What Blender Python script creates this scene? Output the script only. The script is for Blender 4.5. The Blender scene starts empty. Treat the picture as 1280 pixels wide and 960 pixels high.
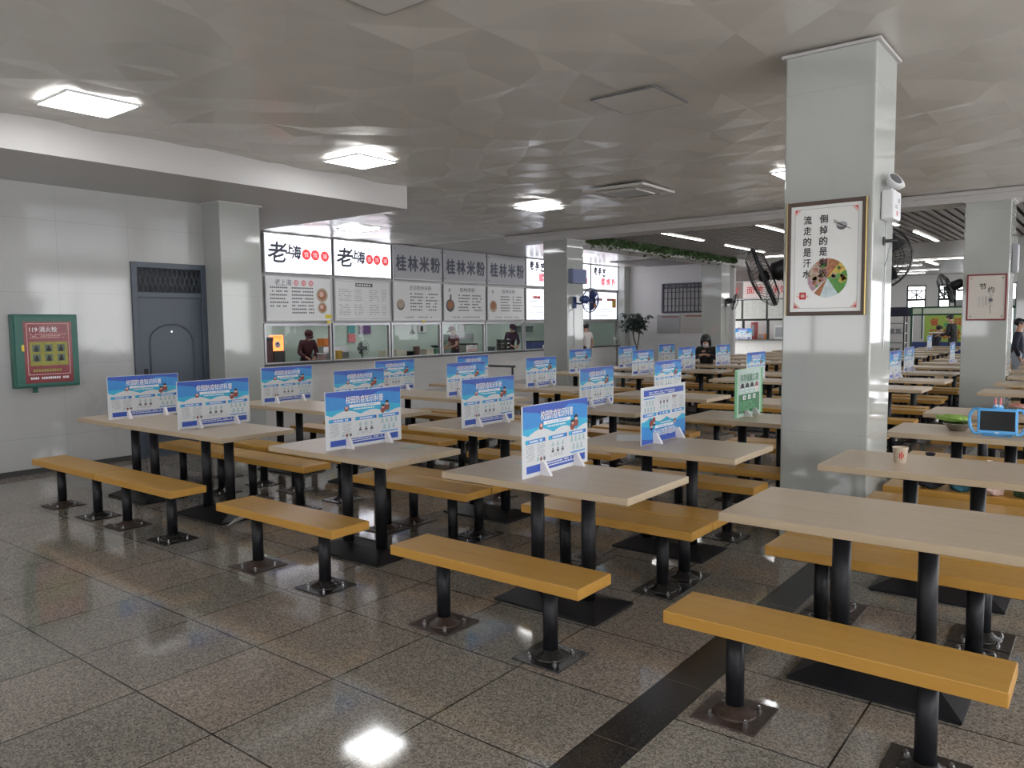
LAMP_E, WORLD_E = 17., 5.6
import bpy, bmesh, math, random
from mathutils import Vector, Matrix, Euler
R = random.Random(7)
PI = math.pi
scene = bpy.context.scene
COL = scene.collection
# ------------------------------------------------------------------ camera
F_PX, H = 972.74, 1.6052
cR = Vector((0.78902162, 0.61427792, -0.01036943))
cU = Vector((-0.03936056, 0.06738666, 0.99695024))
cF = Vector((-0.61310328, 0.78620715, -0.07734785))
cam_d = bpy.data.cameras.new('camera')
cam = bpy.data.objects.new('camera', cam_d)
COL.objects.link(cam)
cam_d.sensor_width = 36.0
cam_d.lens = F_PX / 1280 * 36
cam_d.clip_end = 200
cam.matrix_world = Matrix(((cR.x, cU.x, -cF.x, 0), (cR.y, cU.y, -cF.y, 0), (cR.z, cU.z, -cF.z, H), (0, 0, 0, 1)))
scene.camera = cam
vs = scene.view_settings
vs.view_transform = 'Standard'; vs.look = 'None'; vs.gamma = 1; vs.use_curve_mapping = False
vs.exposure = .24

# ------------------------------------------------------------------ materials
MATS = {}
def srgb(r, g, b):
    f = lambda c: (c / 255 / 12.92) if c / 255 <= .04045 else ((c / 255 + .055) / 1.055) ** 2.4
    return (f(r), f(g), f(b), 1)
def M(name, col=None, rough=.5, metal=0., emit=0., noise=.06, nscale=18., spec=.5, ecol=None, bump=0., coat=0.):
    """procedural material: a base colour broken up by a soft noise"""
    if name in MATS: return MATS[name]
    m = bpy.data.materials.new(name); m.use_nodes = True
    nt = m.node_tree; b = nt.nodes['Principled BSDF']
    b.inputs['Roughness'].default_value = rough
    b.inputs['Metallic'].default_value = metal
    b.inputs['Specular IOR Level'].default_value = spec
    b.inputs['Coat Weight'].default_value = coat
    b.inputs['Base Color'].default_value = col
    if noise:
        tc = nt.nodes.new('ShaderNodeTexCoord'); n = nt.nodes.new('ShaderNodeTexNoise')
        n.inputs['Scale'].default_value = nscale; n.inputs['Detail'].default_value = 4
        nt.links.new(tc.outputs['Object'], n.inputs['Vector'])
        mr = nt.nodes.new('ShaderNodeMapRange')
        mr.inputs[3].default_value = 1 - noise * 2; mr.inputs[4].default_value = 1 + noise * 2
        nt.links.new(n.outputs['Fac'], mr.inputs[0])
        mx = nt.nodes.new('ShaderNodeVectorMath'); mx.operation = 'SCALE'
        mx.inputs[0].default_value = col[:3]
        nt.links.new(mr.outputs[0], mx.inputs['Scale'])
        nt.links.new(mx.outputs[0], b.inputs['Base Color'])
        if bump:
            bp = nt.nodes.new('ShaderNodeBump'); bp.inputs['Strength'].default_value = bump; bp.inputs['Distance'].default_value = .01
            nt.links.new(n.outputs['Fac'], bp.inputs['Height']); nt.links.new(bp.outputs[0], b.inputs['Normal'])
    if emit:
        b.inputs['Emission Color'].default_value = ecol or col
        b.inputs['Emission Strength'].default_value = emit
    MATS[name] = m
    return m
class NT:
    """little node-tree writer"""
    def __init__(s, name):
        s.m = bpy.data.materials.new(name); s.m.use_nodes = True; s.t = s.m.node_tree; s.b = s.t.nodes['Principled BSDF']; MATS[name] = s.m
    def n(s, kind, **kw):
        x = s.t.nodes.new('ShaderNode' + kind)
        for k, v in kw.items(): setattr(x, k, v)
        return x
    def l(s, a, b): s.t.links.new(a, b)
    def math(s, op, a, b=None):
        x = s.n('Math', operation=op)
        for i, v in enumerate((a, b)):
            if v is None: continue
            if isinstance(v, (int, float)): x.inputs[i].default_value = v
            else: s.l(v, x.inputs[i])
        return x.outputs[0]
    def mix(s, fac, a, b):
        x = s.n('Mix', data_type='RGBA')
        for i, v in ((0, fac), (6, a), (7, b)):
            if isinstance(v, (int, float, tuple)): x.inputs[i].default_value = v
            else: s.l(v, x.inputs[i])
        return x.outputs[2]
    def ramp(s, fac, stops):
        x = s.n('ValToRGB'); e = x.color_ramp.elements
        while len(e) < len(stops): e.new(.5)
        for q, (p, c) in zip(e, stops): q.position = p; q.color = c
        s.l(fac, x.inputs[0]); return x.outputs[0]
    def noise(s, vec, scale, detail=4, rough=.5):
        x = s.n('TexNoise'); x.inputs['Scale'].default_value = scale; x.inputs['Detail'].default_value = detail; x.inputs['Roughness'].default_value = rough
        if vec is not None: s.l(vec, x.inputs['Vector'])
        return x.outputs['Fac']

def wood(name, light, dark, rough, sx=1.2, sy=26., spec=.5):
    k = NT(name); tc = k.n('TexCoord'); oi = k.n('ObjectInfo')
    add = k.n('VectorMath', operation='ADD'); k.l(tc.outputs['Object'], add.inputs[0])
    sc = k.n('VectorMath', operation='SCALE'); sc.inputs[0].default_value = (13, 7, 5); k.l(oi.outputs['Random'], sc.inputs['Scale'])
    k.l(sc.outputs[0], add.inputs[1])
    mp = k.n('Mapping'); mp.inputs['Scale'].default_value = (sx, sy, sy); k.l(add.outputs[0], mp.inputs[0])
    a = k.noise(mp.outputs[0], 1.0, 6, .6)
    mp2 = k.n('Mapping'); mp2.inputs['Scale'].default_value = (sx * 5, sy * 5, sy * 5); k.l(add.outputs[0], mp2.inputs[0])
    b = k.noise(mp2.outputs[0], 1.0, 3, .5)
    f = k.math('ADD', k.math('MULTIPLY', a, .75), k.math('MULTIPLY', b, .25))
    k.l(k.ramp(f, ((.3, dark), (.62, light))), k.b.inputs['Base Color'])
    k.b.inputs['Roughness'].default_value = rough; k.b.inputs['Specular IOR Level'].default_value = spec
    return k.m
TABLE_W = wood('beige laminate', (.53, .43, .315, 1), (.46, .36, .255, 1), .33)
TABLE_E = wood('beige laminate edge', (.47, .375, .26, 1), (.41, .32, .21, 1), .5)
BENCH_W = wood('honey laminate', (.50, .285, .066, 1), (.43, .225, .041, 1), .33)
BENCH_E = wood('honey laminate edge', (.50, .265, .048, 1), (.44, .22, .034, 1), .45)
STEEL = M('black enamelled steel', (.009, .0095, .012, 1), .42, noise=.15, nscale=30, spec=.3)
STEELB = M('scuffed black steel plate', (.02, .019, .019, 1), .27, noise=.3, nscale=40, bump=.25)
RUST = M('rusty steel plate', (.045, .028, .022, 1), .42, noise=.35, nscale=35, bump=.3)
CHROME = M('bare metal bolt', (.55, .55, .56, 1), .25, metal=1, noise=.05)
ALU = M('aluminium frame', (.5, .5, .52, 1), .35, metal=.7, noise=.04)
WHITE = M('white board', (.78, .79, .80, 1), .45, noise=.01)
ACRY = M('milky acrylic', (.80, .78, .80, 1), .2, noise=.02)
BLACK = M('black plastic', (.012, .013, .016, 1), .4, noise=.1)
INK = M('black ink', (.012, .012, .014, 1), .6, noise=.05)
GINK = M('grey ink', (.33, .34, .36, 1), .6, noise=.05)
DGINK = M('dark grey ink', (.12, .12, .13, 1), .6, noise=.05)
RINK = M('red ink', (.55, .03, .03, 1), .6, noise=.05)
DBLUE = M('deep blue ink', (.030, .085, .42, 1), .45, noise=.04)
MBLUE = M('mid blue ink', (.035, .24, .60, 1), .45, noise=.04)
CYAN = M('cyan ink', (.035, .40, .62, 1), .45, noise=.04)
TEALI = M('teal grey ink', (.36, .50, .52, 1), .5, noise=.05)
BROWNI = M('brown red ink', (.24, .06, .045, 1), .5, noise=.2, nscale=60)
SKINI = M('light pink ink', (.7, .45, .4, 1), .5, noise=.1)
YEL = M('yellow sticker', (.80, .62, .06, 1), .5)

# granite floor: 0.6 m slabs, joint lines, one black granite strip
def floor_mat():
    k = NT('polished granite'); g = k.n('NewGeometry'); sp = k.n('SeparateXYZ'); k.l(g.outputs['Position'], sp.inputs[0])
    x, y = sp.outputs[0], sp.outputs[1]
    right = k.math('GREATER_THAN', x, -1.46)
    xo = k.math('SUBTRACT', x, k.math('SUBTRACT', -1.5656, k.math('MULTIPLY', right, -.2006)))
    u = k.math('DIVIDE', xo, .6); v = k.math('DIVIDE', k.math('SUBTRACT', y, 1.5962), .6)
    fu = k.math('FRACT', k.math('ADD', u, 100)); fv = k.math('FRACT', k.math('ADD', v, 100))
    du = k.math('MINIMUM', fu, k.math('SUBTRACT', 1, fu)); dv = k.math('MINIMUM', fv, k.math('SUBTRACT', 1, fv))
    line = k.math('LESS_THAN', k.math('MINIMUM', du, dv), .0065)
    cb = k.n('CombineXYZ'); k.l(k.math('FLOOR', u), cb.inputs[0]); k.l(k.math('FLOOR', v), cb.inputs[1])
    wn = k.n('TexWhiteNoise', noise_dimensions='2D'); k.l(cb.outputs[0], wn.inputs['Vector'])
    sp1 = k.noise(g.outputs['Position'], 210, 2, .6); vo = k.n('TexVoronoi'); vo.inputs['Scale'].default_value = 150; k.l(g.outputs['Position'], vo.inputs['Vector'])
    sx = k.n('SeparateColor'); k.l(vo.outputs['Color'], sx.inputs[0])
    grain = k.math('ADD', k.math('MULTIPLY', sx.outputs[0], .5), k.math('MULTIPLY', sp1, .5))
    base = k.ramp(grain, ((.18, (.078, .072, .064, 1)), (.5, (.245, .225, .198, 1)), (.82, (.40, .37, .33, 1))))
    cloud = k.noise(g.outputs['Position'], 1.3, 4)
    tint = k.mix(wn.outputs['Value'], (.88, .90, .88, 1), (1.10, 1.0, .95, 1))
    b1 = k.n('Mix', data_type='RGBA', blend_type='MULTIPLY'); b1.inputs[0].default_value = 1; k.l(base, b1.inputs[6]); k.l(tint, b1.inputs[7])
    b2 = k.n('Mix', data_type='RGBA', blend_type='MULTIPLY'); b2.inputs[0].default_value = 1; k.l(b1.outputs[2], b2.inputs[6]); k.l(k.ramp(cloud, ((.3, (.86, .86, .86, 1)), (.7, (1.1, 1.1, 1.1, 1)))), b2.inputs[7])
    c = k.mix(line, b2.outputs[2], (.022, .019, .016, 1))
    strip = k.math('MULTIPLY', k.math('GREATER_THAN', x, -1.5656), k.math('LESS_THAN', x, -1.365))
    sv = k.math('FRACT', k.math('ADD', k.math('DIVIDE', k.math('SUBTRACT', y, 1.9), .6), 100))
    sl = k.math('LESS_THAN', k.math('MINIMUM', sv, k.math('SUBTRACT', 1, sv)), .004)
    sc = k.mix(sl, k.ramp(grain, ((.3, (.010, .010, .011, 1)), (.8, (.042, .041, .042, 1)))), (.10, .09, .08, 1))
    k.l(k.mix(strip, c, sc), k.b.inputs['Base Color'])
    r = k.n('MapRange'); r.inputs[3].default_value = .04; r.inputs[4].default_value = .10; k.l(k.noise(g.outputs['Position'], 3.0, 5), r.inputs[0]); k.l(k.math('ADD', r.outputs[0], k.math('MULTIPLY', strip, .14)), k.b.inputs['Roughness'])
    bp = k.n('Bump'); bp.inputs['Strength'].default_value = .006; bp.inputs['Distance'].default_value = .002; k.l(grain, bp.inputs['Height']); k.l(bp.outputs[0], k.b.inputs['Normal'])
    return k.m
FLOOR_M = floor_mat()
def marble(name, a, b, rough, tile=(.8, .8), joint=.003, veins=.28):
    k = NT(name); g = k.n('NewGeometry'); sp = k.n('SeparateXYZ'); k.l(g.outputs['Position'], sp.inputs[0])
    n1 = k.noise(g.outputs['Position'], 1.1, 6, .6)
    w = k.n('TexWave'); w.inputs['Scale'].default_value = .55; w.inputs['Distortion'].default_value = 9; w.inputs['Detail'].default_value = 4; k.l(g.outputs['Position'], w.inputs['Vector'])
    vein = k.math('MULTIPLY', k.math('LESS_THAN', w.outputs['Fac'], .012), k.math('MULTIPLY', n1, veins))
    c = k.mix(vein, k.ramp(n1, ((.3, b), (.65, a))), (b[0] * .55, b[1] * .55, b[2] * .57, 1))
    s = k.math('ADD', sp.outputs[0], sp.outputs[1])
    fu = k.math('FRACT', k.math('DIVIDE', k.math('ADD', s, 100), tile[0])); fv = k.math('FRACT', k.math('DIVIDE', k.math('ADD', sp.outputs[2], 10), tile[1]))
    ln = k.math('LESS_THAN', k.math('MINIMUM', fu, fv), joint)
    k.l(k.mix(ln, c, (b[0] * .6, b[1] * .6, b[2] * .6, 1)), k.b.inputs['Base Color'])
    k.b.inputs['Roughness'].default_value = rough
    return k.m
WALL_M = marble('white marble tile', (.46, .46, .45, 1), (.42, .42, .415, 1), .07)
PILLAR_M = marble('grey white marble cladding', (.42, .435, .41, 1), (.39, .405, .385, 1), .05, (3.0, 1.2), .0012, .05)
COUNTER_M = marble('grey marble counter front', (.74, .72, .70, 1), (.68, .66, .65, 1), .16)
PLASTER = M('white plaster', (.62, .61, .60, 1), .6, noise=.02, nscale=2)
CEIL_M = M('pearl ceiling panel', (.575, .55, .505, 1), .24, noise=.02, nscale=1.2, spec=.6)
BEAM_M = M('painted beam', (.50, .485, .475, 1), .45, noise=.02, nscale=2)
SLAT_M = M('grey ceiling slat', (.20, .187, .175, 1), .45, noise=.04, nscale=3)
DARK_M = M('dark void above slats', (.03, .028, .027, 1), .8, noise=.05)
LAMP = M('lamp diffuser', (1, 1, 1, 1), .5, emit=LAMP_E, ecol=(.96, .98, 1, 1), noise=0)
TUBE = M('linear lamp diffuser', (1, 1, 1, 1), .5, emit=15., ecol=(1, .97, .93, 1), noise=0)
KLAMP = M('kitchen lamp diffuser', (1, 1, 1, 1), .5, emit=16., ecol=(.94, 1, .97, 1), noise=0)
SIGN_ON = M('backlit sign face', (.9, .9, .95, 1), .4, emit=2.3, ecol=(.88, .90, 1, 1), noise=0)
MENU_ON = M('backlit menu face', (.8, .82, .9, 1), .4, emit=1.25, ecol=(.84, .88, 1, 1), noise=0)
SIGN_RED = M('backlit red disc', (.75, .05, .05, 1), .4, emit=.55, ecol=(.9, .08, .09, 1), noise=0)
SIGN_ROSE = M('backlit rose lettering', (.75, .2, .25, 1), .4, emit=.5, ecol=(1, .25, .32, 1), noise=0)
SIGN_LET = M('backlit white lettering', (.9, .9, .92, 1), .4, emit=.45, ecol=(.95, .93, 1, 1), noise=0)
BOARDW = M('white printed board', (.63, .65, .67, 1), .4, noise=.01)
SIGN_OFF = M('unlit sign face', (.46, .46, .49, 1), .3, noise=.02)
MENU_OFF = M('unlit menu face', (.76, .76, .76, 1), .3, noise=.02)

# ------------------------------------------------------------------ mesh builder
class MB:
    def __init__(s): s.v = []; s.f = []; s.m = []; s.mats = []; s.sm = []
    def mi(s, mat):
        if mat not in s.mats: s.mats.append(mat)
        return s.mats.index(mat)
    def add(s, vs, fs, mat, smooth=False, T=None):
        o = len(s.v); i = s.mi(mat)
        s.v += [tuple(T @ Vector(q)) if T is not None else tuple(q) for q in vs]
        for f in fs: s.f.append([o + q for q in f]); s.m.append(i); s.sm.append(smooth)
        return s
    def box(s, x0, x1, y0, y1, z0, z1, mat, T=None, top=None):
        vs = [(x0, y0, z0), (x1, y0, z0), (x1, y1, z0), (x0, y1, z0), (x0, y0, z1), (x1, y0, z1), (x1, y1, z1), (x0, y1, z1)]
        fs = [(3, 2, 1, 0), (0, 1, 5, 4), (1, 2, 6, 5), (2, 3, 7, 6), (3, 0, 4, 7)]
        s.add(vs, fs, mat, T=T); o = len(s.v) - 8
        s.f.append([o + 4, o + 5, o + 6, o + 7]); s.m.append(s.mi(top or mat)); s.sm.append(False)
        return s
    def rbox(s, x0, x1, y0, y1, z0, z1, r, mat, T=None, top=None, seg=2):
        bm = bmesh.new(); bmesh.ops.create_cube(bm, size=1)
        for v in bm.verts: v.co = (x0 + (v.co.x + .5) * (x1 - x0), y0 + (v.co.y + .5) * (y1 - y0), z0 + (v.co.z + .5) * (z1 - z0))
        bmesh.ops.bevel(bm, geom=bm.edges[:], offset=r, segments=seg, affect='EDGES', profile=.5)
        bm.normal_update()
        vs = [tuple(v.co) for v in bm.verts]; idx = {v: i for i, v in enumerate(bm.verts)}
        for f in bm.faces:
            f.index
        a = [[idx[v] for v in f.verts] for f in bm.faces if not (top and f.normal.z > .9)]
        b = [[idx[v] for v in f.verts] for f in bm.faces if top and f.normal.z > .9]
        o = len(s.v); s.add(vs, a, mat, T=T)
        for f in b: s.f.append([o + q for q in f]); s.m.append(s.mi(top)); s.sm.append(False)
        bm.free(); return s
    def lathe(s, prof, n, mat, T=None, smooth=True, cap=True):
        vs = []; fs = []
        for (r, z) in prof:
            for i in range(n): a = 2 * PI * i / n; vs.append((r * math.cos(a), r * math.sin(a), z))
        for k in range(len(prof) - 1):
            for i in range(n): j = (i + 1) % n; fs.append((k * n + i, k * n + j, (k + 1) * n + j, (k + 1) * n + i))
        s.add(vs, fs, mat, smooth, T)
        if cap:
            o = len(s.v) - len(vs)
            for base, rev in ((0, True), ((len(prof) - 1) * n, False)):
                c = [o + base + i for i in range(n)]
                s.f.append(c[::-1] if rev else c); s.m.append(s.mi(mat)); s.sm.append(False)
        return s
    def cyl(s, p0, p1, r, mat, n=16, r1=None, smooth=True):
        p0, p1 = Vector(p0), Vector(p1); d = p1 - p0
        T = Matrix.Translation(p0) @ d.to_track_quat('Z', 'Y').to_matrix().to_4x4()
        return s.lathe([(r, 0), (r if r1 is None else r1, d.length)], n, mat, T, smooth)
    def tube(s, pts, r, mat, n=6, closed=False):
        pts = [Vector(p) for p in pts]; N = len(pts); vs = []; fs = []
        up = Vector((.13, .27, .95))
        for i, p in enumerate(pts):
            a = pts[(i - 1) % N] if (closed or i) else p; b = pts[(i + 1) % N] if (closed or i < N - 1) else p
            t = (b - a).normalized(); x = t.cross(up)
            if x.length < .05: x = t.cross(Vector((1, 0, 0)))
            x.normalize(); y = t.cross(x)
            for k in range(n): q = 2 * PI * k / n; vs.append(p + x * r * math.cos(q) + y * r * math.sin(q))
        for i in range(N if closed else N - 1):
            for k in range(n):
                j = (k + 1) % n; a = i * n; b = ((i + 1) % N) * n
                fs.append((a + k, a + j, b + j, b + k))
        s.add(vs, fs, mat, True)
        if not closed:
            o = len(s.v) - len(vs)
            s.f.append([o + k for k in range(n)]); s.m.append(s.mi(mat)); s.sm.append(False)
            s.f.append([o + (N - 1) * n + k for k in range(n)][::-1]); s.m.append(s.mi(mat)); s.sm.append(False)
        return s
    def ball(s, c, r, mat, n=14, m=9, T=None):
        rx, ry, rz = r if isinstance(r, tuple) else (r, r, r); vs = []; fs = []
        for j in range(m + 1):
            t = PI * j / m
            for i in range(n):
                a = 2 * PI * i / n; vs.append((c[0] + rx * math.sin(t) * math.cos(a), c[1] + ry * math.sin(t) * math.sin(a), c[2] + rz * math.cos(t)))
        for j in range(m):
            for i in range(n):
                k = (i + 1) % n; fs.append((j * n + i, (j + 1) * n + i, (j + 1) * n + k, j * n + k))
        return s.add(vs, fs, mat, True, T)
    def build(s, name, parent=None, loc=None):
        me = bpy.data.meshes.new(name); me.from_pydata(s.v, [], s.f)
        for m in s.mats: me.materials.append(m)
        me.polygons.foreach_set('material_index', s.m); me.polygons.foreach_set('use_smooth', s.sm)
        me.update()
        bm = bmesh.new(); bm.from_mesh(me); bmesh.ops.remove_doubles(bm, verts=bm.verts, dist=1e-6) if any(s.sm) else None
        bm.to_mesh(me); bm.free()
        o = bpy.data.objects.new(name, me); COL.objects.link(o)
        if parent: o.parent = parent
        if loc: o.location = loc
        return o
def tag(o, label, cat, group=None):
    o['label'] = label; o['category'] = cat
    if group: o['group'] = group
    return o
def thing(name, label, cat, loc=(0, 0, 0), rz=0, group=None):
    o = bpy.data.objects.new(name, None); o.empty_display_size = .1; COL.objects.link(o)
    o.location = loc; o.rotation_euler = (0, 0, rz); tag(o, label, cat, group); return o
def struct(o): o['kind'] = 'structure'; return o
KIDS = {}
def kids(o):
    if o.name not in KIDS: KIDS[o.name] = [c for c in bpy.data.objects if c.parent == o]
    return KIDS[o.name]
def dup(root, loc, rz, label, group=None, rot=None):
    def cp(o, par):
        c = o.copy(); COL.objects.link(c)
        if par: c.parent = par
        for ch in kids(o): cp(ch, c)
        return c
    r = cp(root, None); r.location = loc; r.rotation_euler = rot or (0, 0, rz); r['label'] = label
    if group: r['group'] = group
    return r

# ------------------------------------------------------------------ lettering and print
_TX = {}
def glyphs(text, bold=0.):
    key = (text, bold)
    if key not in _TX:
        c = bpy.data.curves.new('lettering', 'FONT'); c.body = text; c.resolution_u = 2; c.offset = bold; c.size = 1
        o = bpy.data.objects.new('lettering', c); COL.objects.link(o)
        dg = bpy.context.evaluated_depsgraph_get(); me = bpy.data.meshes.new_from_object(o.evaluated_get(dg))
        vs = [(v.co.x, v.co.y) for v in me.vertices]; fs = [tuple(p.vertices) for p in me.polygons]
        bpy.data.objects.remove(o); bpy.data.curves.remove(c); bpy.data.meshes.remove(me)
        x0 = min(v[0] for v in vs); x1 = max(v[0] for v in vs); y0 = min(v[1] for v in vs); y1 = max(v[1] for v in vs)
        _TX[key] = (vs, fs, x0, x1, y0, y1)
    return _TX[key]
class Print(MB):
    """flat printed layers in the local XZ plane, facing -Y"""
    LAY = .0007
    def y(s, lay): return -s.LAY * (lay + 1)
    def poly(s, pts, mat, lay=0):
        return s.add([(x, s.y(lay), z) for x, z in pts], [tuple(range(len(pts)))], mat)
    def rect(s, x0, z0, x1, z1, mat, lay=0): return s.poly([(x0, z0), (x1, z0), (x1, z1), (x0, z1)], mat, lay)
    def disc(s, x, z, r, mat, lay=0, n=20, rz=None): return s.poly([(x + r * math.cos(2 * PI * i / n), z + (rz or r) * math.sin(2 * PI * i / n)) for i in range(n)], mat, lay)
    def sector(s, x, z, r, a0, a1, mat, lay=0, n=8): return s.poly([(x, z)] + [(x + r * math.cos(a0 + (a1 - a0) * i / n), z + r * math.sin(a0 + (a1 - a0) * i / n)) for i in range(n + 1)], mat, lay)
    def frame(s, x0, z0, x1, z1, w, mat, lay=0):
        s.rect(x0, z0, x1, z0 + w, mat, lay); s.rect(x0, z1 - w, x1, z1, mat, lay); s.rect(x0, z0 + w, x0 + w, z1 - w, mat, lay); s.rect(x1 - w, z0 + w, x1, z1 - w, mat, lay); return s
    def text(s, t, x, z, h, mat, lay=1, w=None, bold=0., slant=0.):
        if bold:                                    # a heavier stroke: the same strokes printed again a hair aside
            q = bold * h * .75
            for i, (dx, dz) in enumerate(((-q, 0), (q, 0), (0, -q), (0, q))): s.text(t, x + dx, z + dz, h, mat, lay + .2 * i, w, 0, slant)
            return s
        """text centred on x,z with cap height h (and width w)"""
        vs, fs, x0, x1, y0, y1 = glyphs(t); k = h / (y1 - y0); kx = k if w is None else w / (x1 - x0)
        cx = (x0 + x1) / 2; cy = (y0 + y1) / 2
        return s.add([(x + (a - cx) * kx + slant * (b - cy) * k, s.y(lay), z + (b - cy) * k) for a, b in vs], fs, mat)
    def column(s, t, x, z, h, mat, lay=1, step=1.12, bold=0.):
        for i, ch in enumerate(t): s.text(ch, x, z - i * h * step, h, mat, lay, w=h * .92, bold=bold)
        return s
    def lines(s, x0, z0, x1, z1, n, mat, lay=1, fill=.5, rag=.25, dash=0):
        p = (z1 - z0) / n
        for i in range(n):
            za = z1 - i * p - p * fill; e = x1 - (x1 - x0) * rag * R.random()
            if dash:
                q = (e - x0) / dash
                for j in range(dash):
                    if R.random() < .88: s.rect(x0 + j * q, za, x0 + j * q + q * .72, za + p * fill, mat, lay)
            else: s.rect(x0, za, e, za + p * fill, mat, lay)
        return s
# ------------------------------------------------------------------ canteen furniture
ORD = ['front', 'second', 'third', 'fourth', 'fifth', 'sixth', 'seventh', 'eighth', 'ninth', 'tenth', 'eleventh', 'twelfth', 'thirteenth', 'fourteenth', 'fifteenth', 'sixteenth']
COLW = dict(A1='first', A2='second', B='third', C='fourth', D='fifth')
def make_bench():
    t = thing('bench', '', 'bench')
    MB().rbox(-.604, .604, -.143, .143, .369, .422, .004, BENCH_E, top=BENCH_W).build('seat', t)
    for s in (-1, 1):
        lg = MB().cyl((0, 0, .007), (0, 0, .361), .037, STEEL, 18).rbox(-.05, .05, -.11, .11, .360, .369, .002, STEEL).build('leg', t, (s * .35, .0, 0))
        p = MB().rbox(-.135, .135, -.135, .135, 0, .008, .003, RUST if s < 0 else STEELB)
        p.lathe([(.092, .006), (.082, .014), (.055, .026), (.041, .045)], 18, RUST if s < 0 else STEELB)
        p.build('base_plate', lg)
        for a in (45, 135, 225, 315):
            x, y = .105 * math.cos(math.radians(a)), .105 * math.sin(math.radians(a))
            MB().lathe([(.011, .008), (.011, .016), (.006, .019), (.006, .026)], 6, CHROME, Matrix.Translation((x, y, 0)), False).build('bolt', lg)
    return t
def make_table():
    t = thing('canteen_table', '', 'table')
    MB().rbox(-.6175, .6175, -.341, .341, .711, .75, .004, TABLE_E, top=TABLE_W).build('tabletop', t)
    for s in (-1, 1):
        MB().cyl((0, 0, .05), (0, 0, .702), .04, STEEL, 20).rbox(-.03, .03, -.25, .25, .700, .711, .003, STEEL).build('leg', t, (s * .175, 0, 0))
    b = MB(); lo = [(-.345, -.205, .004), (.345, -.205, .004), (.345, .205, .004), (-.345, .205, .004)]
    mid = [(x, y, .016) for x, y, z in lo]; hi = [(-.235, -.05, .062), (.235, -.05, .062), (.235, .05, .062), (-.235, .05, .062)]
    bt = [(x * .99, y * .99, 0) for x, y, z in lo]
    fs = [(3, 2, 1, 0)]
    for k in range(3):
        for i in range(4): j = (i + 1) % 4; fs.append((k * 4 + i, k * 4 + j, k * 4 + 4 + j, k * 4 + 4 + i))
    fs.append((12, 13, 14, 15))
    b.add(bt + lo + mid + hi, fs, STEEL); b.build('base', t)
    return t
ROWS = [3.283, 4.70, 6.42, 7.90, 10.42, 11.92, 13.40, 14.86, 16.32, 17.78, 19.24, 20.70, 22.16, 23.62, 25.08, 26.54]
COLX = dict(A1=-7.865, A2=-6.628, B=-4.781, C=-3.088, D=-1.3915)
OFF = {(a, k): o for a in ('A1', 'A2') for k, o in enumerate((0, .22, .16, .22, .55, .70, .85, 1.0, 1.16, 1.3, 1.46, 1.55))}
OFF.update({('B', k): o for k, o in zip(range(4, 16), (.45, .5, .55, .6, .6, .6, .6, .6, .6, .6, .6, .6))}); OFF.update({('C', k): o for k, o in zip(range(5, 16), (.06, .34, .6, .6, .6, .6, .6, .6, .6, .6, .6))})
OFF.update({('B', 3): .12, ('B', 1): -.03, ('C', 1): -.08, ('D', 1): .04, ('D', 3): 0.})
def tab_xy(c, k):
    x = COLX[c]; y = ROWS[k] + OFF.get((c, k), 0)
    if c == 'D' and k in (4, 5): x += .11
    if c == 'C' and k in (6, 11): x -= .16
    if c == 'D' and k in (6, 11): x += .12
    return x, y
P_BENCH, P_TABLE = make_bench(), make_table()
used = {'b': False, 't': False}
TAIL = lambda c, k: f'{COLW[c]} in from marble wall, {ORD[k]} row' if k else f'{COLW[c]} in from marble wall, front row'
def put(kind, proto, loc, label, group):
    if not used[kind]:
        used[kind] = True; proto.location = loc; proto['label'] = label; proto['group'] = group; kids(proto); [kids(q) for q in kids(proto)]; return proto
    return dup(proto, loc, 0, label, group)
for k in range(len(ROWS)):
    for c in ('A1', 'A2', 'B', 'C', 'D'):
        x, y = tab_xy(c, k)
        if c[0] == 'A' and k > 11: continue
        put('t', P_TABLE, (x + .6175, y + .341, 0), 'beige laminate table, ' + TAIL(c, k), 'long rows of beige canteen tables')
        prev = (tab_xy(c, k - 1)[1] + .865 + .296) if k else -9
        near = min(max(prev, y - .302), max(y - .16, prev)) - y
        for side, dy, w in ((0, near, 'near side'), (1, .865, 'far side')):
            bx = x + .6175
            if c[0] == 'A': bx += .06 if c == 'A2' else .08
            if c == 'B' or c == 'C': bx += .015
            if c == 'D' : bx += -.06
            if (c, k, side) in (('C', 1, 1), ('C', 2, 0)): bx -= .15
            if (c, k, side) in (('D', 1, 1), ('D', 2, 0)): bx += .14
            if c == 'C' and k in (5, 6, 7, 10, 11, 12): bx -= .15 if k not in (6, 11) else .03
            if c == 'D' and k in (5, 6, 7, 10, 11, 12): bx += .16
            put('b', P_BENCH, (bx, y + dy, 0), f'yellow plank bench, {w} of the table ' + TAIL(c, k), 'yellow plank benches along the tables')

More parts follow.
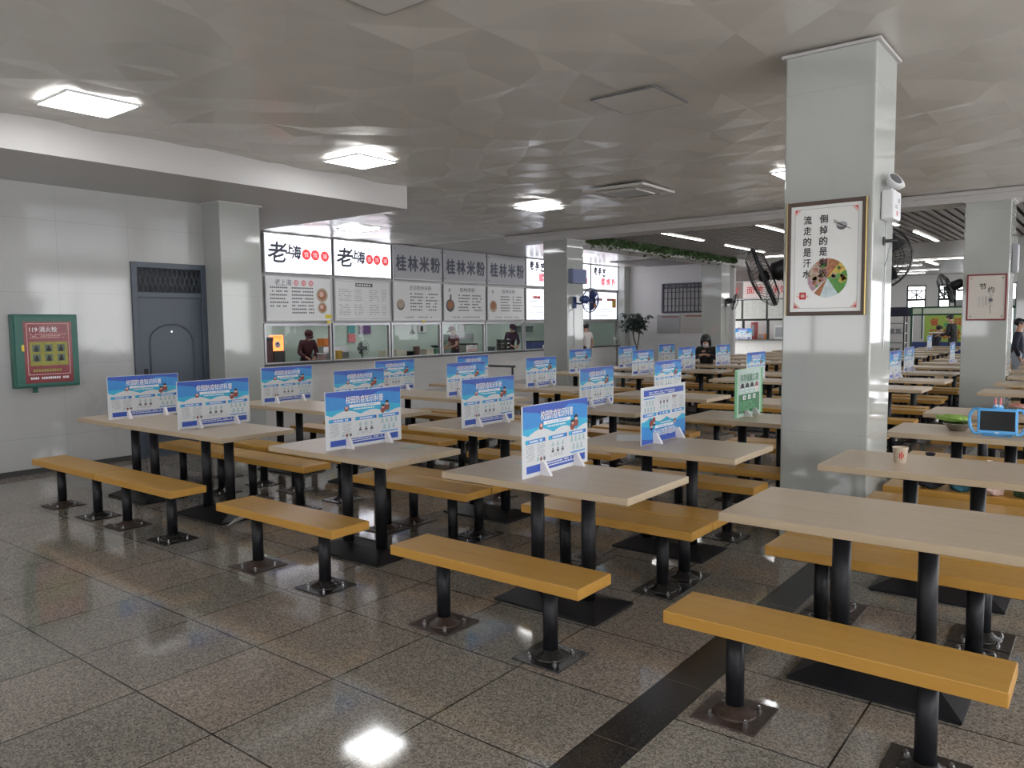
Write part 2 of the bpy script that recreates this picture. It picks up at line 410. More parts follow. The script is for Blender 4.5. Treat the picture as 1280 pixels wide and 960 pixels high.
# ------------------------------------------------------------------ notice boards standing across the tables
def strip_poly(p, x0, x1, n, lo, hi, mat, lay):
    vs = []; fs = []
    for i in range(n + 1):
        x = x0 + (x1 - x0) * i / n; vs += [(x, p.y(lay), lo(x)), (x, p.y(lay), hi(x))]
    for i in range(n): fs.append((2 * i, 2 * i + 2, 2 * i + 3, 2 * i + 1))
    p.add(vs, fs, mat)
def notice_print():
    p = Print()
    wave = lambda x: .222 + .030 * abs(math.sin(x * 12.5 + .5)) + .010 * math.sin(x * 6 + 2.5)
    strip_poly(p, -.34, .34, 60, wave, lambda x: .399, CYAN, 0)
    strip_poly(p, -.34, .34, 60, lambda x: .285 + .014 * math.sin(x * 9 + 1) , lambda x: .399, MBLUE, 1)
    cl = lambda x: .365 + .012 * math.sin(x * 11) - (.035 if -.2 < x < .12 else 0) * math.sin(max(0, min(1, (x + .2) / .32)) * PI)
    strip_poly(p, -.34, .34, 60, cl, lambda x: .399, DBLUE, 2)
    p.text('校园防疫知识科普', .0, .335, .052, WHITE, 4, w=.34, bold=.02)
    p.rect(-.14, .281, .145, .301, WHITE, 3); p.text('人人参与 健康同行', 0, .291, .011, MBLUE, 4, w=.22)
    p.lines(-.10, .258, .10, .272, 1, WHITE, 3, .6, .1, 9)
    p.disc(-.165, .275, .019, BROWNI, 3); p.disc(-.165, .281, .011, SKINI, 4)
    for x, z, r in ((.205, .275, .026), (.165, .252, .022)):       # two little people printed beside the waves
        p.disc(x, z - r * .6, r, BROWNI, 5); p.disc(x, z + r * .55, r * .62, SKINI, 6); p.sector(x, z + r * .6, r * .72, 0, PI, INK, 7)
    for i, x in enumerate((-.305, -.075, .14)):
        p.rect(x, .187, x + .18, .21, MBLUE, 1); p.lines(x + .025, .193, x + .155, .204, 1, WHITE, 2, 1, .1, 9)
        p.disc(x - .003, .1985, .014, CYAN, 2, 12); p.rect(x + .166, .188, x + .18, .209, DBLUE, 2)
    p.lines(-.31, .085, -.225, .178, 9, GINK, 1, .45, .25, 7); p.lines(-.205, .085, -.115, .178, 9, GINK, 1, .45, .25, 7)
    for i in range(3): p.disc(-.2 + i * .033, .09, .011, (TEALI, BROWNI, DGINK)[i], 2, 10)
    for r_ in range(2):
        for i in range(3):
            x = -.045 + i * .052; z = .158 - r_ * .036
            p.disc(x, z + .009, .007, DGINK if r_ else TEALI, 1, 10); p.rect(x - .013, z - .012, x + .013, z + .002, DGINK if r_ else TEALI, 1)
    p.lines(-.075, .082, .1, .105, 3, GINK, 1, .45, .2, 14)
    for r_ in range(2):
        for i in range(4):
            if r_ and i == 3: continue
            x = .16 + i * .044 + r_ * .02; z = .16 - r_ * .046
            p.disc(x, z + .013, .010, TEALI, 1, 12); p.rect(x - .012, z - .016, x + .012, z + .004, TEALI, 1)
    p.rect(.145, .078, .31, .086, MBLUE, 1)
    p.rect(-.31, .022, .31, .064, DBLUE, 1); p.lines(-.16, .03, .25, .058, 2, WHITE, 2, .5, .15, 22)
    return p
def stand(t, xs, top=.075):
    for x in xs:
        vs = [(-.011, -.075, 0), (-.011, .075, 0), (-.011, .03, top), (-.011, -.03, top)]
        vs += [(-q[0], q[1], q[2]) for q in vs]
        MB().add(vs, [(0, 1, 2, 3), (7, 6, 5, 4), (0, 4, 5, 1), (1, 5, 6, 2), (2, 6, 7, 3), (3, 7, 4, 0)], ACRY).build('stand_foot', t, (x, .0035, 0))
def make_notice(flip=False):
    t = thing('notice_board', '', 'notice board')
    q = notice_print(); n0 = len(q.v); q2 = notice_print(); q.add([(-x, .007 - y, z) for x, y, z in q2.v], [], BOARDW)
    for f_, m_ in zip(q2.f, q2.m): q.f.append([n0 + i for i in f_]); q.m.append(q.mi(q2.mats[m_])); q.sm.append(False)
    q.rbox(-.345, .345, 0, .007, 0, .402, .001, BOARDW, seg=1); pr = q.build('printed_panel', t)
    if flip:
        pr.rotation_euler = (0, PI, 0); pr.location = (0, 0, .402)
    stand(t, (-.165, .19)); return t
def make_green():
    t = thing('notice_board', '', 'notice board')
    GP = M('pale green board', (.30, .52, .36, 1), .35, noise=.03); GD = M('dark green ink', (.02, .16, .055, 1), .5, noise=.1); GM = M('mid green ink', (.10, .40, .16, 1), .5, noise=.05)
    p = Print(); p.rbox(-.33, .33, 0, .007, 0, .43, .001, GP, seg=1); p.rect(-.27, .0, .27, .425, M('mint paper', (.42, .54, .49, 1), .5), 0); p.rect(-.25, .03, .25, .2, GD, 1); p.rect(-.33, 0, -.29, .42, GM, 0); p.rect(.29, 0, .33, .42, GM, 0)
    p.text('科学佩戴口罩', 0, .345, .07, GD, 2, w=.43, bold=.02)
    for i in range(4):
        x = -.17 + i * .115; p.disc(x, .25, .036, WHITE, 2); p.sector(x, .256, .045, 0, PI, INK if i < 3 else BROWNI, 3); p.rect(x - .025, .222, x + .025, .245, (TEALI if i < 3 else SKINI), 3)
    for i in range(3): p.rect(-.15 + i * .12, .15, -.09 + i * .12, .188, WHITE, 2); p.disc(-.12 + i * .12, .169, .012, GD, 3)
    p.lines(-.22, .05, .22, .13, 4, GM, 2, .5, .4, 12)
    for i in range(6): p.disc(-.31, .05 + i * .065, .007, GD, 2, 8); p.disc(.31, .05 + i * .065, .007, GD, 2, 8)
    p.build('printed_panel', t)
    stand(t, (-.1, .1), .06); return t
NB = make_notice(); [kids(q) for q in kids(NB)]
first = True
POSTERX = dict(A1=-7.37, A2=-6.15, B=-4.22, C=-2.56, D=-.9)
spots = [('A1', 0), ('A2', 0), ('B', 0), ('C', 0), ('A1', 1), ('A2', 1), ('B', 1), ('A1', 2), ('A2', 2), ('B', 2), ('A1', 3), ('A2', 3), ('B', 3), ('A1', 4), ('A2', 4), ('B', 4),
         ('A1', 5), ('A2', 5), ('B', 5), ('C', 5), ('A1', 6), ('A2', 6), ('C', 6), ('B', 7), ('C', 8), ('C', 10), ('C', 12), ('B', 13), ('C', 14), ('D', 9)]
for c, k in spots:
    x, y = tab_xy(c, k); px = POSTERX[c] + (x - COLX[c]); py = y + .42
    lab = 'blue health notice board on the table ' + TAIL(c, k)
    if first: first = False; NB.location = (px, py, .75); NB.rotation_euler = (0, 0, PI / 2); NB['label'] = lab; NB['group'] = 'blue notice boards on the tables'
    else: dup(NB, (px, py, .75), PI / 2 + R.uniform(-.03, .03), lab, 'blue notice boards on the tables')
NF = make_notice(True); NF.location = (-2.58, 5.10, .75); NF.rotation_euler = (0, 0, PI / 2)
tag(NF, 'blue health notice board stood upside down on the table fourth from the marble wall', 'notice board')
NG = make_green(); NG.location = (-2.64, 6.90, .75); NG.rotation_euler = (0, 0, PI / 2)
tag(NG, 'pale green mask-wearing notice board standing on a table beside the big pillar', 'notice board')
NG2 = dup(NG, (-4.25, 19.62, .75), PI / 2, 'pale green notice board on the table third in from the marble wall, eleventh row')
# ------------------------------------------------------------------ the room
CZ = 3.48
def sbox(name, x0, x1, y0, y1, z0, z1, mat): return struct(MB().box(x0, x1, y0, y1, z0, z1, mat).build(name))
YB, YF, XR, XK = -2.6, 37.0, 4.6, -16.8
sbox('floor', XK, XR, YB, YF, -.12, 0, FLOOR_M)
# faceted pearl ceiling of 0.6 m panels
def facet_ceiling(x0, x1, y0, y1, name):
    k = .6; nx = round((x1 - x0) / k); ny = round((y1 - y0) / k); b = MB(); vs = []; fs = []
    rr = random.Random(3)
    for j in range(ny + 1):
        for i in range(nx + 1):
            e = i in (0, nx) or j in (0, ny)
            vs.append((x0 + (x1 - x0) * i / nx, y0 + (y1 - y0) * j / ny, CZ + .014 + (0 if e else rr.uniform(-.014, .014))))
    for j in range(ny):
        for i in range(nx):
            a = j * (nx + 1) + i; q = (a, a + 1, a + nx + 2, a + nx + 1)
            c = [sum(vs[t][d] for t in q) / 4 for d in range(3)]
            vs.append((c[0] + rr.uniform(-.14, .14), c[1] + rr.uniform(-.14, .14), c[2] + rr.choice((-1, 1)) * rr.uniform(.010, .018))); m = len(vs) - 1
            fs += [(m, q[(t + 1) % 4], q[t]) for t in range(4)]
    b.add(vs, fs, CEIL_M); b.box(x0, x1, y0, y1, CZ + .06, CZ + .12, PLASTER); return struct(b.build(name))
facet_ceiling(-13.6, XR, YB, 13.4, 'ceiling')
MB_ = MB().box(-13.6, -9.6, 13.4, 23.6, CZ, CZ + .12, CEIL_M); struct(MB_.build('ceiling_counter_bay'))
# the slatted bay beyond the beam
sl = MB().box(-9.6, XR, 14.0, 21.0, CZ + .16, CZ + .2, DARK_M)
n = int((XR + 9.0) / .165)
for i in range(n): sl.box(-9.0 + i * .165, -9.0 + i * .165 + .085, 14.0, 21.0, CZ - .02, CZ + .06, SLAT_M)
struct(sl.build('ceiling_slats'))
sbox('ceiling_far', -12.5, XR, 21.0, 26.0, CZ - .03, CZ + .2, SLAT_M)
sl = MB().box(-12.5, XR, 26.0, YF, CZ + .16, CZ + .2, DARK_M)
for i in range(60): sl.box(-12.5, XR, 26.1 + i * .18, 26.1 + i * .18 + .1, CZ - .02, CZ + .05, SLAT_M)
struct(sl.build('ceiling_far_slats'))
sbox('beam_front', -10.6, XR, 13.4, 14.0, 3.335, CZ + .1, BEAM_M)
struct(MB().box(-10.6, XR, 13.33, 13.42, 3.425, CZ - .001, BEAM_M).build('trim_1'))
sbox('beam_garland_side', -9.6, -9.0, 14.0, 23.4, 3.25, CZ + .1, BEAM_M)
struct(MB().box(-13.6, -7.8, YB, 7.7, 3.19, CZ + .05, BEAM_M).build('bulkhead_beam'))
# walls
wl = MB().box(-9.75, -9.42, YB, 4.63, 0, 3.19, WALL_M); wl.box(-9.75, -9.42, 4.63, 5.60, 2.40, 3.19, WALL_M); wl.box(-9.75, -9.42, 5.60, 5.75, 0, 3.19, WALL_M)
struct(wl.build('wall_left'))
struct(MB().box(-13.6, -9.5, 6.2, 6.35, 0, 3.19, WALL_M).build('wall_left_return'))
struct(MB().box(-9.43, -9.41, YB, 4.60, 0, .06, M('dark skirting', (.05, .05, .05, 1), .3)).build('baseboard_left'))
PIL = {}
def pillar(name, x0, x1, y0, y1, z1=CZ):
    b = MB().rbox(x0, x1, y0, y1, 0, z1, .012, PILLAR_M, seg=2)
    b.box(x0 - .025, x1 + .025, y0 - .025, y1 + .025, z1 - .02, z1, BEAM_M)
    return struct(b.build(name))
pillar('pillar_corner', -9.65, -9.03, 5.60, 6.19, 3.19)
pillar('pillar_big', -1.95, -1.345, 5.72, 6.31)
pillar('pillar_middle', -9.60, -9.0, 13.42, 14.04, 3.34)
pillar('pillar_back_left', -9.60, -9.0, 21.3, 21.9, 3.26)
pillar('pillar_back', -1.88, -1.29, 13.42, 14.03, 3.34)
pillar('pillar_back_far', -1.9, -1.3, 21.3, 21.9)
pillar('pillar_counter_end', -13.6, -13.18, 23.1, 23.5)
struct(MB().box(-13.6, -9.5, 23.45, 23.6, 0, CZ, PLASTER).build('wall_lattice'))
# counter wall: front below the ledge, sill, kitchen behind
CX, Y0, BAY, NBAY = -13.5, 9.25, 1.731, 8
Y1 = Y0 + BAY * NBAY
struct(MB().box(CX - .12, CX, 7.7, Y1 + .1, 0, .80, COUNTER_M).build('wall_counter_front'))
struct(MB().rbox(CX - .45, CX + .16, 7.7, Y1 + .1, .80, .845, .006, M('dark stone ledge', (.10, .10, .105, 1), .18)).build('trim_counter_ledge'))
struct(MB().box(CX - .12, CX, 6.35, Y0, .845, CZ, PLASTER).build('wall_counter_end'))
struct(MB().box(CX - .1, CX - .02, Y0, Y1, 1.66, CZ + .05, PLASTER).build('wall_above_counter'))
KW = M('pale green kitchen tile', (.52, .62, .56, 1), .3, noise=.04, nscale=2)
struct(MB().box(XK, XK + .12, 6.3, Y1 + .6, 0, 3.1, KW).build('wall_kitchen_back'))
struct(MB().box(XK, CX - .12, 6.2, 6.35, 0, 3.1, KW).build('wall_kitchen_side'))
struct(MB().box(XK, CX - .12, Y1 + .5, Y1 + .62, 0, 3.1, KW).build('wall_kitchen_far_side'))
struct(MB().box(XK, CX - .12, 6.2, Y1 + .62, 3.0, 3.1, PLASTER).build('ceiling_kitchen'))
GLASS = None
def glass_mat():
    k = NT('clear pane'); tr = k.n('BsdfTransparent'); gl = k.n('BsdfGlossy'); gl.inputs['Roughness'].default_value = .02
    mx = k.n('MixShader'); mx.inputs[0].default_value = .018; k.l(tr.outputs[0], mx.inputs[1]); k.l(gl.outputs[0], mx.inputs[2])
    k.l(mx.outputs[0], k.t.nodes['Material Output'].inputs[0]); return k.m
GLASS = glass_mat()
for i in range(NBAY):                                         # serving windows
    a = Y0 + i * BAY + .02; b = a + BAY - .04; w = bpy.data.objects.new(f'window_{i + 1}', None); COL.objects.link(w); w['kind'] = 'structure'; w.location = (CX, 0, 0)
    f = MB()
    for q in (a, b - .045): f.rbox(-.07, .0, q, q + .045, .846, 1.66, .004, ALU)
    f.rbox(-.068, -.002, a + .04, b - .04, 1.60, 1.659, .004, ALU); f.rbox(-.06, -.01, a, b, .846, .862, .003, ALU); struct(f.build('frame', w))
    struct(MB().box(-.04, -.035, a + .045, a + .045 + (b - a) * .5, .862, 1.60, GLASS).build('pane', w))
# walls with daylight windows beside and behind the camera (outside the frame)
wi = 9
def window_wall(name, axis, pos, t0, t1, sill, head, pitch, pier, th=.2):
    global wi
    b = MB(); bx = (lambda a0, a1, z0, z1: b.box(pos, pos + th, a0, a1, z0, z1, PLASTER)) if axis == 'x' else (lambda a0, a1, z0, z1: b.box(a0, a1, pos, pos + th, z0, z1, PLASTER))
    bx(t0, t1, 0, sill); bx(t0, t1, head, CZ + .1)
    n = int((t1 - t0) / pitch); p = (t1 - t0) / n
    for i in range(n + 1):
        c = t0 + i * p; bx(max(t0, c - pier / 2), min(t1, c + pier / 2), sill, head)
    struct(b.build(name))
    for i in range(n):
        a0, a1 = t0 + i * p + pier / 2, t0 + (i + 1) * p - pier / 2; f = MB()
        for q in (a0, (a0 + a1) / 2 - .025, a1 - .05):
            f.box(*((pos + .07, pos + .12, q, q + .05) if axis == 'x' else (q, q + .05, pos + .07, pos + .12)), sill, head, ALU)
        for z in (sill, head - .05): f.box(*((pos + .07, pos + .12, a0, a1) if axis == 'x' else (a0, a1, pos + .07, pos + .12)), z, z + .05, ALU)
        struct(f.build(f'window_{wi}')); wi += 1
window_wall('wall_right', 'x', XR, YB, YF, .7, 3.1, 3.6, .6)
window_wall('wall_back', 'y', YB - .2, -9.6, XR, 1.0, 2.5, 3.5, 1.7)
# far end: left part with food stalls, right part with windows
struct(MB().box(-12.5, -8.2, 28.9, 29.1, 0, CZ + .1, PLASTER).build('wall_stall_back'))
struct(MB().box(-8.3, -8.1, 29.1, YF, 0, CZ + .1, PLASTER).build('wall_far_side'))
fw = MB()
xs = [-8.2, -7.0, -6.45, -5.95, -5.55, -5.2, -1.5]     # wall panels between openings
fw.box(-8.2, XR, YF - .2, YF, 0, .1, PLASTER); fw.box(-8.2, XR, YF - .2, YF, 3.05, CZ + .1, PLASTER)
for a, b in ((-8.2, -7.25), (-6.5, -6.05), (-5.6, -5.45), (-2.2, XR)): fw.box(a, b, YF - .2, YF, .1, 3.05, PLASTER)
fw.box(-7.25, -5.45, YF - .2, YF, .1, 2.05, PLASTER)
struct(fw.build('wall_far'))
GRILL = M('dark green window frame', (.03, .05, .045, 1), .4)
def far_window(i, x0, x1, z0, z1, cross):
    f = MB()
    for q in (x0, x1 - .06): f.box(q, q + .06, YF - .14, YF - .06, z0, z1, GRILL)
    for z in (z0, z1 - .06): f.box(x0, x1, YF - .14, YF - .06, z, z + .06, GRILL)
    if cross:
        f.box(x0, x1, YF - .14, YF - .06, z1 - .66, z1 - .56, GRILL); f.box(x0, x1, YF - .14, YF - .06, z1 - .25, z1 - .2, GRILL)
        c = (x0 + x1) / 2
        for s in (-1, 1): f.tube([(c - .22, YF - .1, z1 - .4 - s * .14), (c, YF - .1, z1 - .4), (c + .22, YF - .1, z1 - .4 - s * .14)], .03, GRILL)
        f.tube([(c, YF - .1, z1 - .2), (c, YF - .1, z1 - .6)], .03, GRILL)
    else:
        m = 3
        for j in range(1, m): f.box(x0 + (x1 - x0) * j / m - .03, x0 + (x1 - x0) * j / m + .03, YF - .14, YF - .06, z0, z1, GRILL)
        f.box(x0, x1, YF - .14, YF - .06, 2.05, 2.4, M('grey signboard', (.30, .30, .30, 1), .5))
    struct(f.build(f'window_{i}')); struct(MB().box(x0, x1, YF - .1, YF - .095, z0, z1, GLASS).build(f'window_{i}_pane'))
far_window(40, -7.25, -6.5, 2.05, 3.05, True); far_window(41, -6.05, -5.6, 2.05, 3.05, True); far_window(42, -5.45, -2.2, .1, 3.05, False)

# ------------------------------------------------------------------ door and fire cabinet on the marble wall
DOOR_M = M('blue grey steel door', (.055, .07, .095, 1), .4, noise=.05)
d = bpy.data.objects.new('door_1', None); COL.objects.link(d); d['kind'] = 'structure'; d.location = (-9.42, 4.63, 0); d.rotation_euler = (0, 0, PI / 2)
f = MB()
for x in (0, .90): f.rbox(x, x + .07, -.03, .06, 0, 2.40, .006, DOOR_M)
f.rbox(.068, .902, -.028, .058, 2.33, 2.399, .006, DOOR_M); f.rbox(.07, .90, -.02, .05, 1.97, 2.04, .006, DOOR_M); struct(f.build('frame', d))
f = MB().box(.07, .90, .0, .04, 0, 1.97, DOOR_M)
arch = [(.2 + .285 * (1 - math.cos(PI * i / 10)), 1.42 + .22 * math.sin(PI * i / 10)) for i in range(11)]
f.tube([(x, -.002, z) for x, z in [(.2, .25)] + arch + [(.77, .25)]], .012, DOOR_M, 6, closed=True); f.rbox(.2, .77, -.01, .01, .12, .2, .004, DOOR_M)
struct(f.build('leaf', d))
f = MB().box(.07, .90, .045, .05, 2.04, 2.33, BLACK)
for i in range(13):
    x = .07 + i * .064
    f.tube([(x, .01, 2.04), (x + .1, .01, 2.33)], .006, DOOR_M, 5); f.tube([(x + .1, .02, 2.04), (x, .02, 2.33)], .006, DOOR_M, 5)
struct(f.build('lattice', d))
f = MB().cyl((.14, .0, 1.0), (.14, -.045, 1.0), .016, CHROME, 10); f.tube([(.14, -.045, 1.0), (.26, -.05, 1.0)], .011, CHROME, 8); f.rbox(.115, .165, -.008, 0, .9, 1.1, .004, STEEL); struct(f.build('handle', d))
struct(MB().cyl((.485, 0, 1.55), (.485, -.008, 1.55), .012, CHROME, 12).build('peephole', d))

GREENP = M('green painted steel', (.018, .115, .085, 1), .38, noise=.08)
fc = thing('fire_hydrant_cabinet', 'green fire hydrant cabinet with a red instruction panel on the marble wall', 'fire cabinet', (-9.417, 3.29, .96), PI / 2)
MB().rbox(0, .665, -.09, .0, 0, .80, .008, GREENP).build('body', fc)
MB().rbox(.015, .65, -.108, -.09, .015, .785, .006, GREENP).build('door', fc)
p = Print(); RP = M('dark red panel', (.20, .012, .018, 1), .25); p.rect(.10, .05, .59, .72, RP, 0); p.frame(.13, .14, .56, .70, .006, SKINI, 1)
p.text('119·消火栓', .30, .635, .062, WHITE, 1, w=.28, bold=.01); p.lines(.16, .53, .54, .585, 3, SKINI, 1, .4, .2, 14)
OL = M('olive picture panel', (.28, .26, .03, 1), .4, noise=.2, nscale=12); p.rect(.155, .24, .54, .5, OL, 1)
for i in range(6):
    x = .22 + (i % 3) * .125; z = .43 - (i // 3) * .105
    p.rect(x - .04, z - .04, x + .04, z + .04, M('picture green', (.10, .14, .10, 1), .4), 2); p.disc(x, z + .012, .014, INK, 3, 10); p.rect(x - .022, z - .036, x + .022, z, INK, 3)
p.lines(.18, .165, .50, .2, 1, OL, 1, .8, .1, 11); p.lines(.15, .085, .56, .115, 1, WHITE, 1, .8, .05, 18)
p.build('instruction_print', fc, (0, -.108, 0))
MB().rbox(.075, .10, -.118, -.108, .40, .47, .003, YEL).build('latch', fc)
MB().cyl((.21, -.05, 0), (.21, -.05, -.045), .022, GREENP, 12).cyl((.21, -.05, -.045), (.21, -.05, -.055), .03, GREENP, 12).build('drain_stub', fc)
sw = thing('call_point', 'tiny brown call point on the marble wall beside the green fire cabinet', 'switch', (-9.42, 3.11, 1.33), PI / 2)
MB().rbox(-.03, .03, -.02, 0, -.03, .03, .004, BROWNI).build('box', sw); MB().cyl((0, -.02, 0), (0, -.027, 0), .012, RINK, 10).build('button', sw)

# ------------------------------------------------------------------ ceiling lamps, hatches, air conditioner
def lamp(loc, label, s=.6, w=None, mat=None, grp='square ceiling lamps', rz=0, nm='ceiling_lamp'):
    w = w or s; t = thing(nm, label, 'ceiling lamp', loc, rz, grp); f = MB()
    for x in (-s / 2, s / 2 - .018): f.box(x, x + .018, -w / 2, w / 2, -.016, .004, WHITE)
    for y in (-w / 2, w / 2 - .018): f.box(-s / 2 + .018, s / 2 - .018, y, y + .018, -.016, .004, WHITE)
    f.build('frame', t); MB().box(-s / 2 + .018, s / 2 - .018, -w / 2 + .018, w / 2 - .018, -.0155, -.005, mat or LAMP).build('diffuser', t); return t
LZ = CZ - .008
lamp((-6.86, 3.09, LZ), 'lit square ceiling lamp nearest the camera, beside the white bulkhead')
lamp((-6.90, 6.08, LZ), 'lit square ceiling lamp beside the far end of the white bulkhead')
lamp((-7.46, 10.32, LZ), 'lit square ceiling lamp between the air conditioner and the stall signs')
lamp((-3.26, 10.20, LZ), 'lit square ceiling lamp partly hidden by the big pillar')
lamp((-11.68, 10.22, LZ), 'lit square ceiling lamp over the counter by the backlit noodle signs')
lamp((-11.78, 18.4, LZ), 'lit square ceiling lamp over the far end of the counter behind the middle pillar')
def tubelamp(x, y, z, along, L, lab):
    t = lamp((x, y, z), lab, .11 if along == 'y' else L, L if along == 'y' else .11, TUBE, 'linear lamps in the slatted ceiling', nm='linear_lamp'); t['category'] = 'linear lamp'
SZ = CZ - .03
for x, y, lab in ((-7.55, 15.5, 'linear lamp in the slatted ceiling, first beyond the beam and closest to the garland'), (-5.55, 15.5, 'linear lamp just beyond the beam, second from the ivy garland'), (-3.5, 15.5, 'linear lamp just beyond the beam, third from the ivy garland'),
                  (-7.60, 19.5, 'linear lamp deep in the slatted ceiling, closest to the ivy garland'), (-5.55, 19.5, 'linear lamp deep in the slatted ceiling, second from the ivy garland'), (-3.46, 19.5, 'linear lamp deep in the slatted ceiling, seen beside the back pillar')):
    tubelamp(x, y, SZ, 'y', 2.6, lab)
for x, y, al, L, lab in ((-7.0, 22.2, 'x', 2.2, 'long crosswise linear lamp just past the slats'), (-4.2, 26.9, 'x', 2.0, 'crosswise linear lamp near the back pillar, nearer one'), (-6.4, 29.3, 'x', 2.2, 'crosswise linear lamp over the far tables, left of the green station'),
                         (-5.4, 24.3, 'y', 1.6, 'short linear lamp over the far aisle, nearer of two'), (-4.9, 28.6, 'y', 2.0, 'short linear lamp over the far aisle, further of two'), (-8.0, 31.5, 'x', 1.8, 'crosswise linear lamp by the far side wall'), (-6.9, 34.3, 'x', 1.6, 'crosswise linear lamp in front of the far windows'), (-6.0, 32.4, 'x', 1.4, 'crosswise linear lamp above the dark dish rack')):
    tubelamp(x, y, CZ - .045, al, L, lab)
for y in (11.0, 14.5, 18.0, 21.5):
    lamp((-15.2, y, 2.99), 'kitchen ceiling lamp above the cooks', 1.2, .3, KLAMP, 'kitchen lamps', nm='kitchen_lamp')
def hatch(x, y, lab):
    t = thing('access_panel', lab, 'ceiling access panel', (x, y, CZ - .010)); f = MB(); s = .3
    for q in (-s, s - .008): f.box(q, q + .008, -s, s, -.001, .010, DGINK); f.box(-s + .008, s - .008, q, q + .008, -.001, .010, DGINK)
    f.build('gap', t); MB().box(-s + .008, s - .008, -s + .008, s - .008, -.001, .010, CEIL_M).build('panel', t)
hatch(-3.29, 6.02, 'flat square access panel in the faceted ceiling before the air conditioner')
hatch(-3.28, 3.08, 'flat square access panel in the ceiling above the camera side tables')
ac = thing('air_conditioner', 'white four-way cassette air conditioner set in the ceiling', 'air conditioner', (-5.55, 9.85, CZ - .012))
ACM = M('white grille plastic', (.58, .56, .54, 1), .45, noise=.01)
f = MB().rbox(-.48, .48, -.48, .48, -.035, .0, .008, ACM); f.build('fascia', ac)
f = MB().rbox(-.27, .27, -.27, .27, -.05, -.034, .005, ACM)
for i in range(11): f.box(-.24, .24, -.235 + i * .047, -.222 + i * .047, -.053, -.049, GINK)
f.build('intake_grille', ac)
for a in range(4):
    g = MB().rbox(-.28, .28, -.03, .03, -.039, -.033, .002, BLACK).box(-.27, .27, -.008, .006, -.043, -.037, ACM).build('louver', ac, (0, 0, 0)); g.rotation_euler = (0, 0, a * PI / 2)
    g.location = (.385 * math.sin(a * PI / 2), -.385 * math.cos(a * PI / 2), 0)
# ------------------------------------------------------------------ stall signs and menus
PINK = M('rose ink', (.75, .22, .25, 1), .5, noise=.02); FOOD = M('food picture', (.38, .16, .07, 1), .5, noise=.4, nscale=40); FOODG = M('pale food picture', (.45, .36, .28, 1), .5, noise=.3, nscale=40)
SINK = M('slate ink', (.10, .11, .15, 1), .6, noise=.05)
TH = ['first', 'second', 'third', 'fourth', 'fifth', 'sixth', 'seventh', 'eighth']
W_ = BAY - .05
def sign(i, kind):
    lit = kind != 'gl'
    desc = {'lsh': 'backlit white dumpling shop sign with three red circles', 'gl': 'unlit grey rice noodle shop sign', 'lsy': 'backlit white handmade noodle sign with pink lettering'}[kind]
    t = thing('shop_sign', f'{desc}, {TH[i]} from the corner pillar', 'sign', (CX + .02, Y0 + (i + .5) * BAY, 2.67), PI / 2, 'stall signs over the counter')
    MB().rbox(-W_ / 2, W_ / 2, -.06, .0, 0, .80, .006, ALU).build('casing', t)
    p = Print(); p.box(-W_ / 2 + .025, W_ / 2 - .025, .0005, .0085, .025, .775, SIGN_ON if lit else SIGN_OFF); X = lambda q: (q - .5) * W_
    if kind == 'lsh':
        p.text('老', X(.18), .42, .40, SINK, 2, w=.44, bold=.04, slant=.12); p.text('上', X(.355), .50, .19, SINK, 2, w=.18, bold=.09, slant=.1); p.text('海', X(.455), .44, .27, SINK, 2, w=.22, bold=.06, slant=.1)
        for q, ch, z in ((.60, '馄', .41), (.735, '饨', .41), (.885, '铺', .40)): p.disc(X(q), z, .112, SIGN_RED, 1, 26); p.text(ch, X(q), z, .10, SIGN_LET, 2)
    elif kind == 'gl':
        for j, ch in enumerate('桂林米粉'): p.text(ch, X(.155 + j * .232), .39, .36, SINK, 1, w=.32, bold=.05)
        for q in (.03, .97):
            p.disc(X(q), .08, .03, GINK, 1, 10); p.disc(X(q), .72, .03, GINK, 1, 10)
    else:
        for j, ch in enumerate('老手艺'): p.text(ch, X(.15 + j * .155), .61 - j * .02, .24, SINK, 1, w=.2, slant=.1, bold=.1)
        for j, ch in enumerate('螺蛳粉'): p.text(ch, X(.42 + j * .20), .27, .24, SIGN_ROSE, 1, w=.24, bold=.09)
    p.build('lettered_face', t, (0, -.0685, 0))
for i, k in enumerate(('lsh', 'lsh', 'gl', 'gl', 'gl', 'lsy', 'lsy', 'lsy')): sign(i, k)
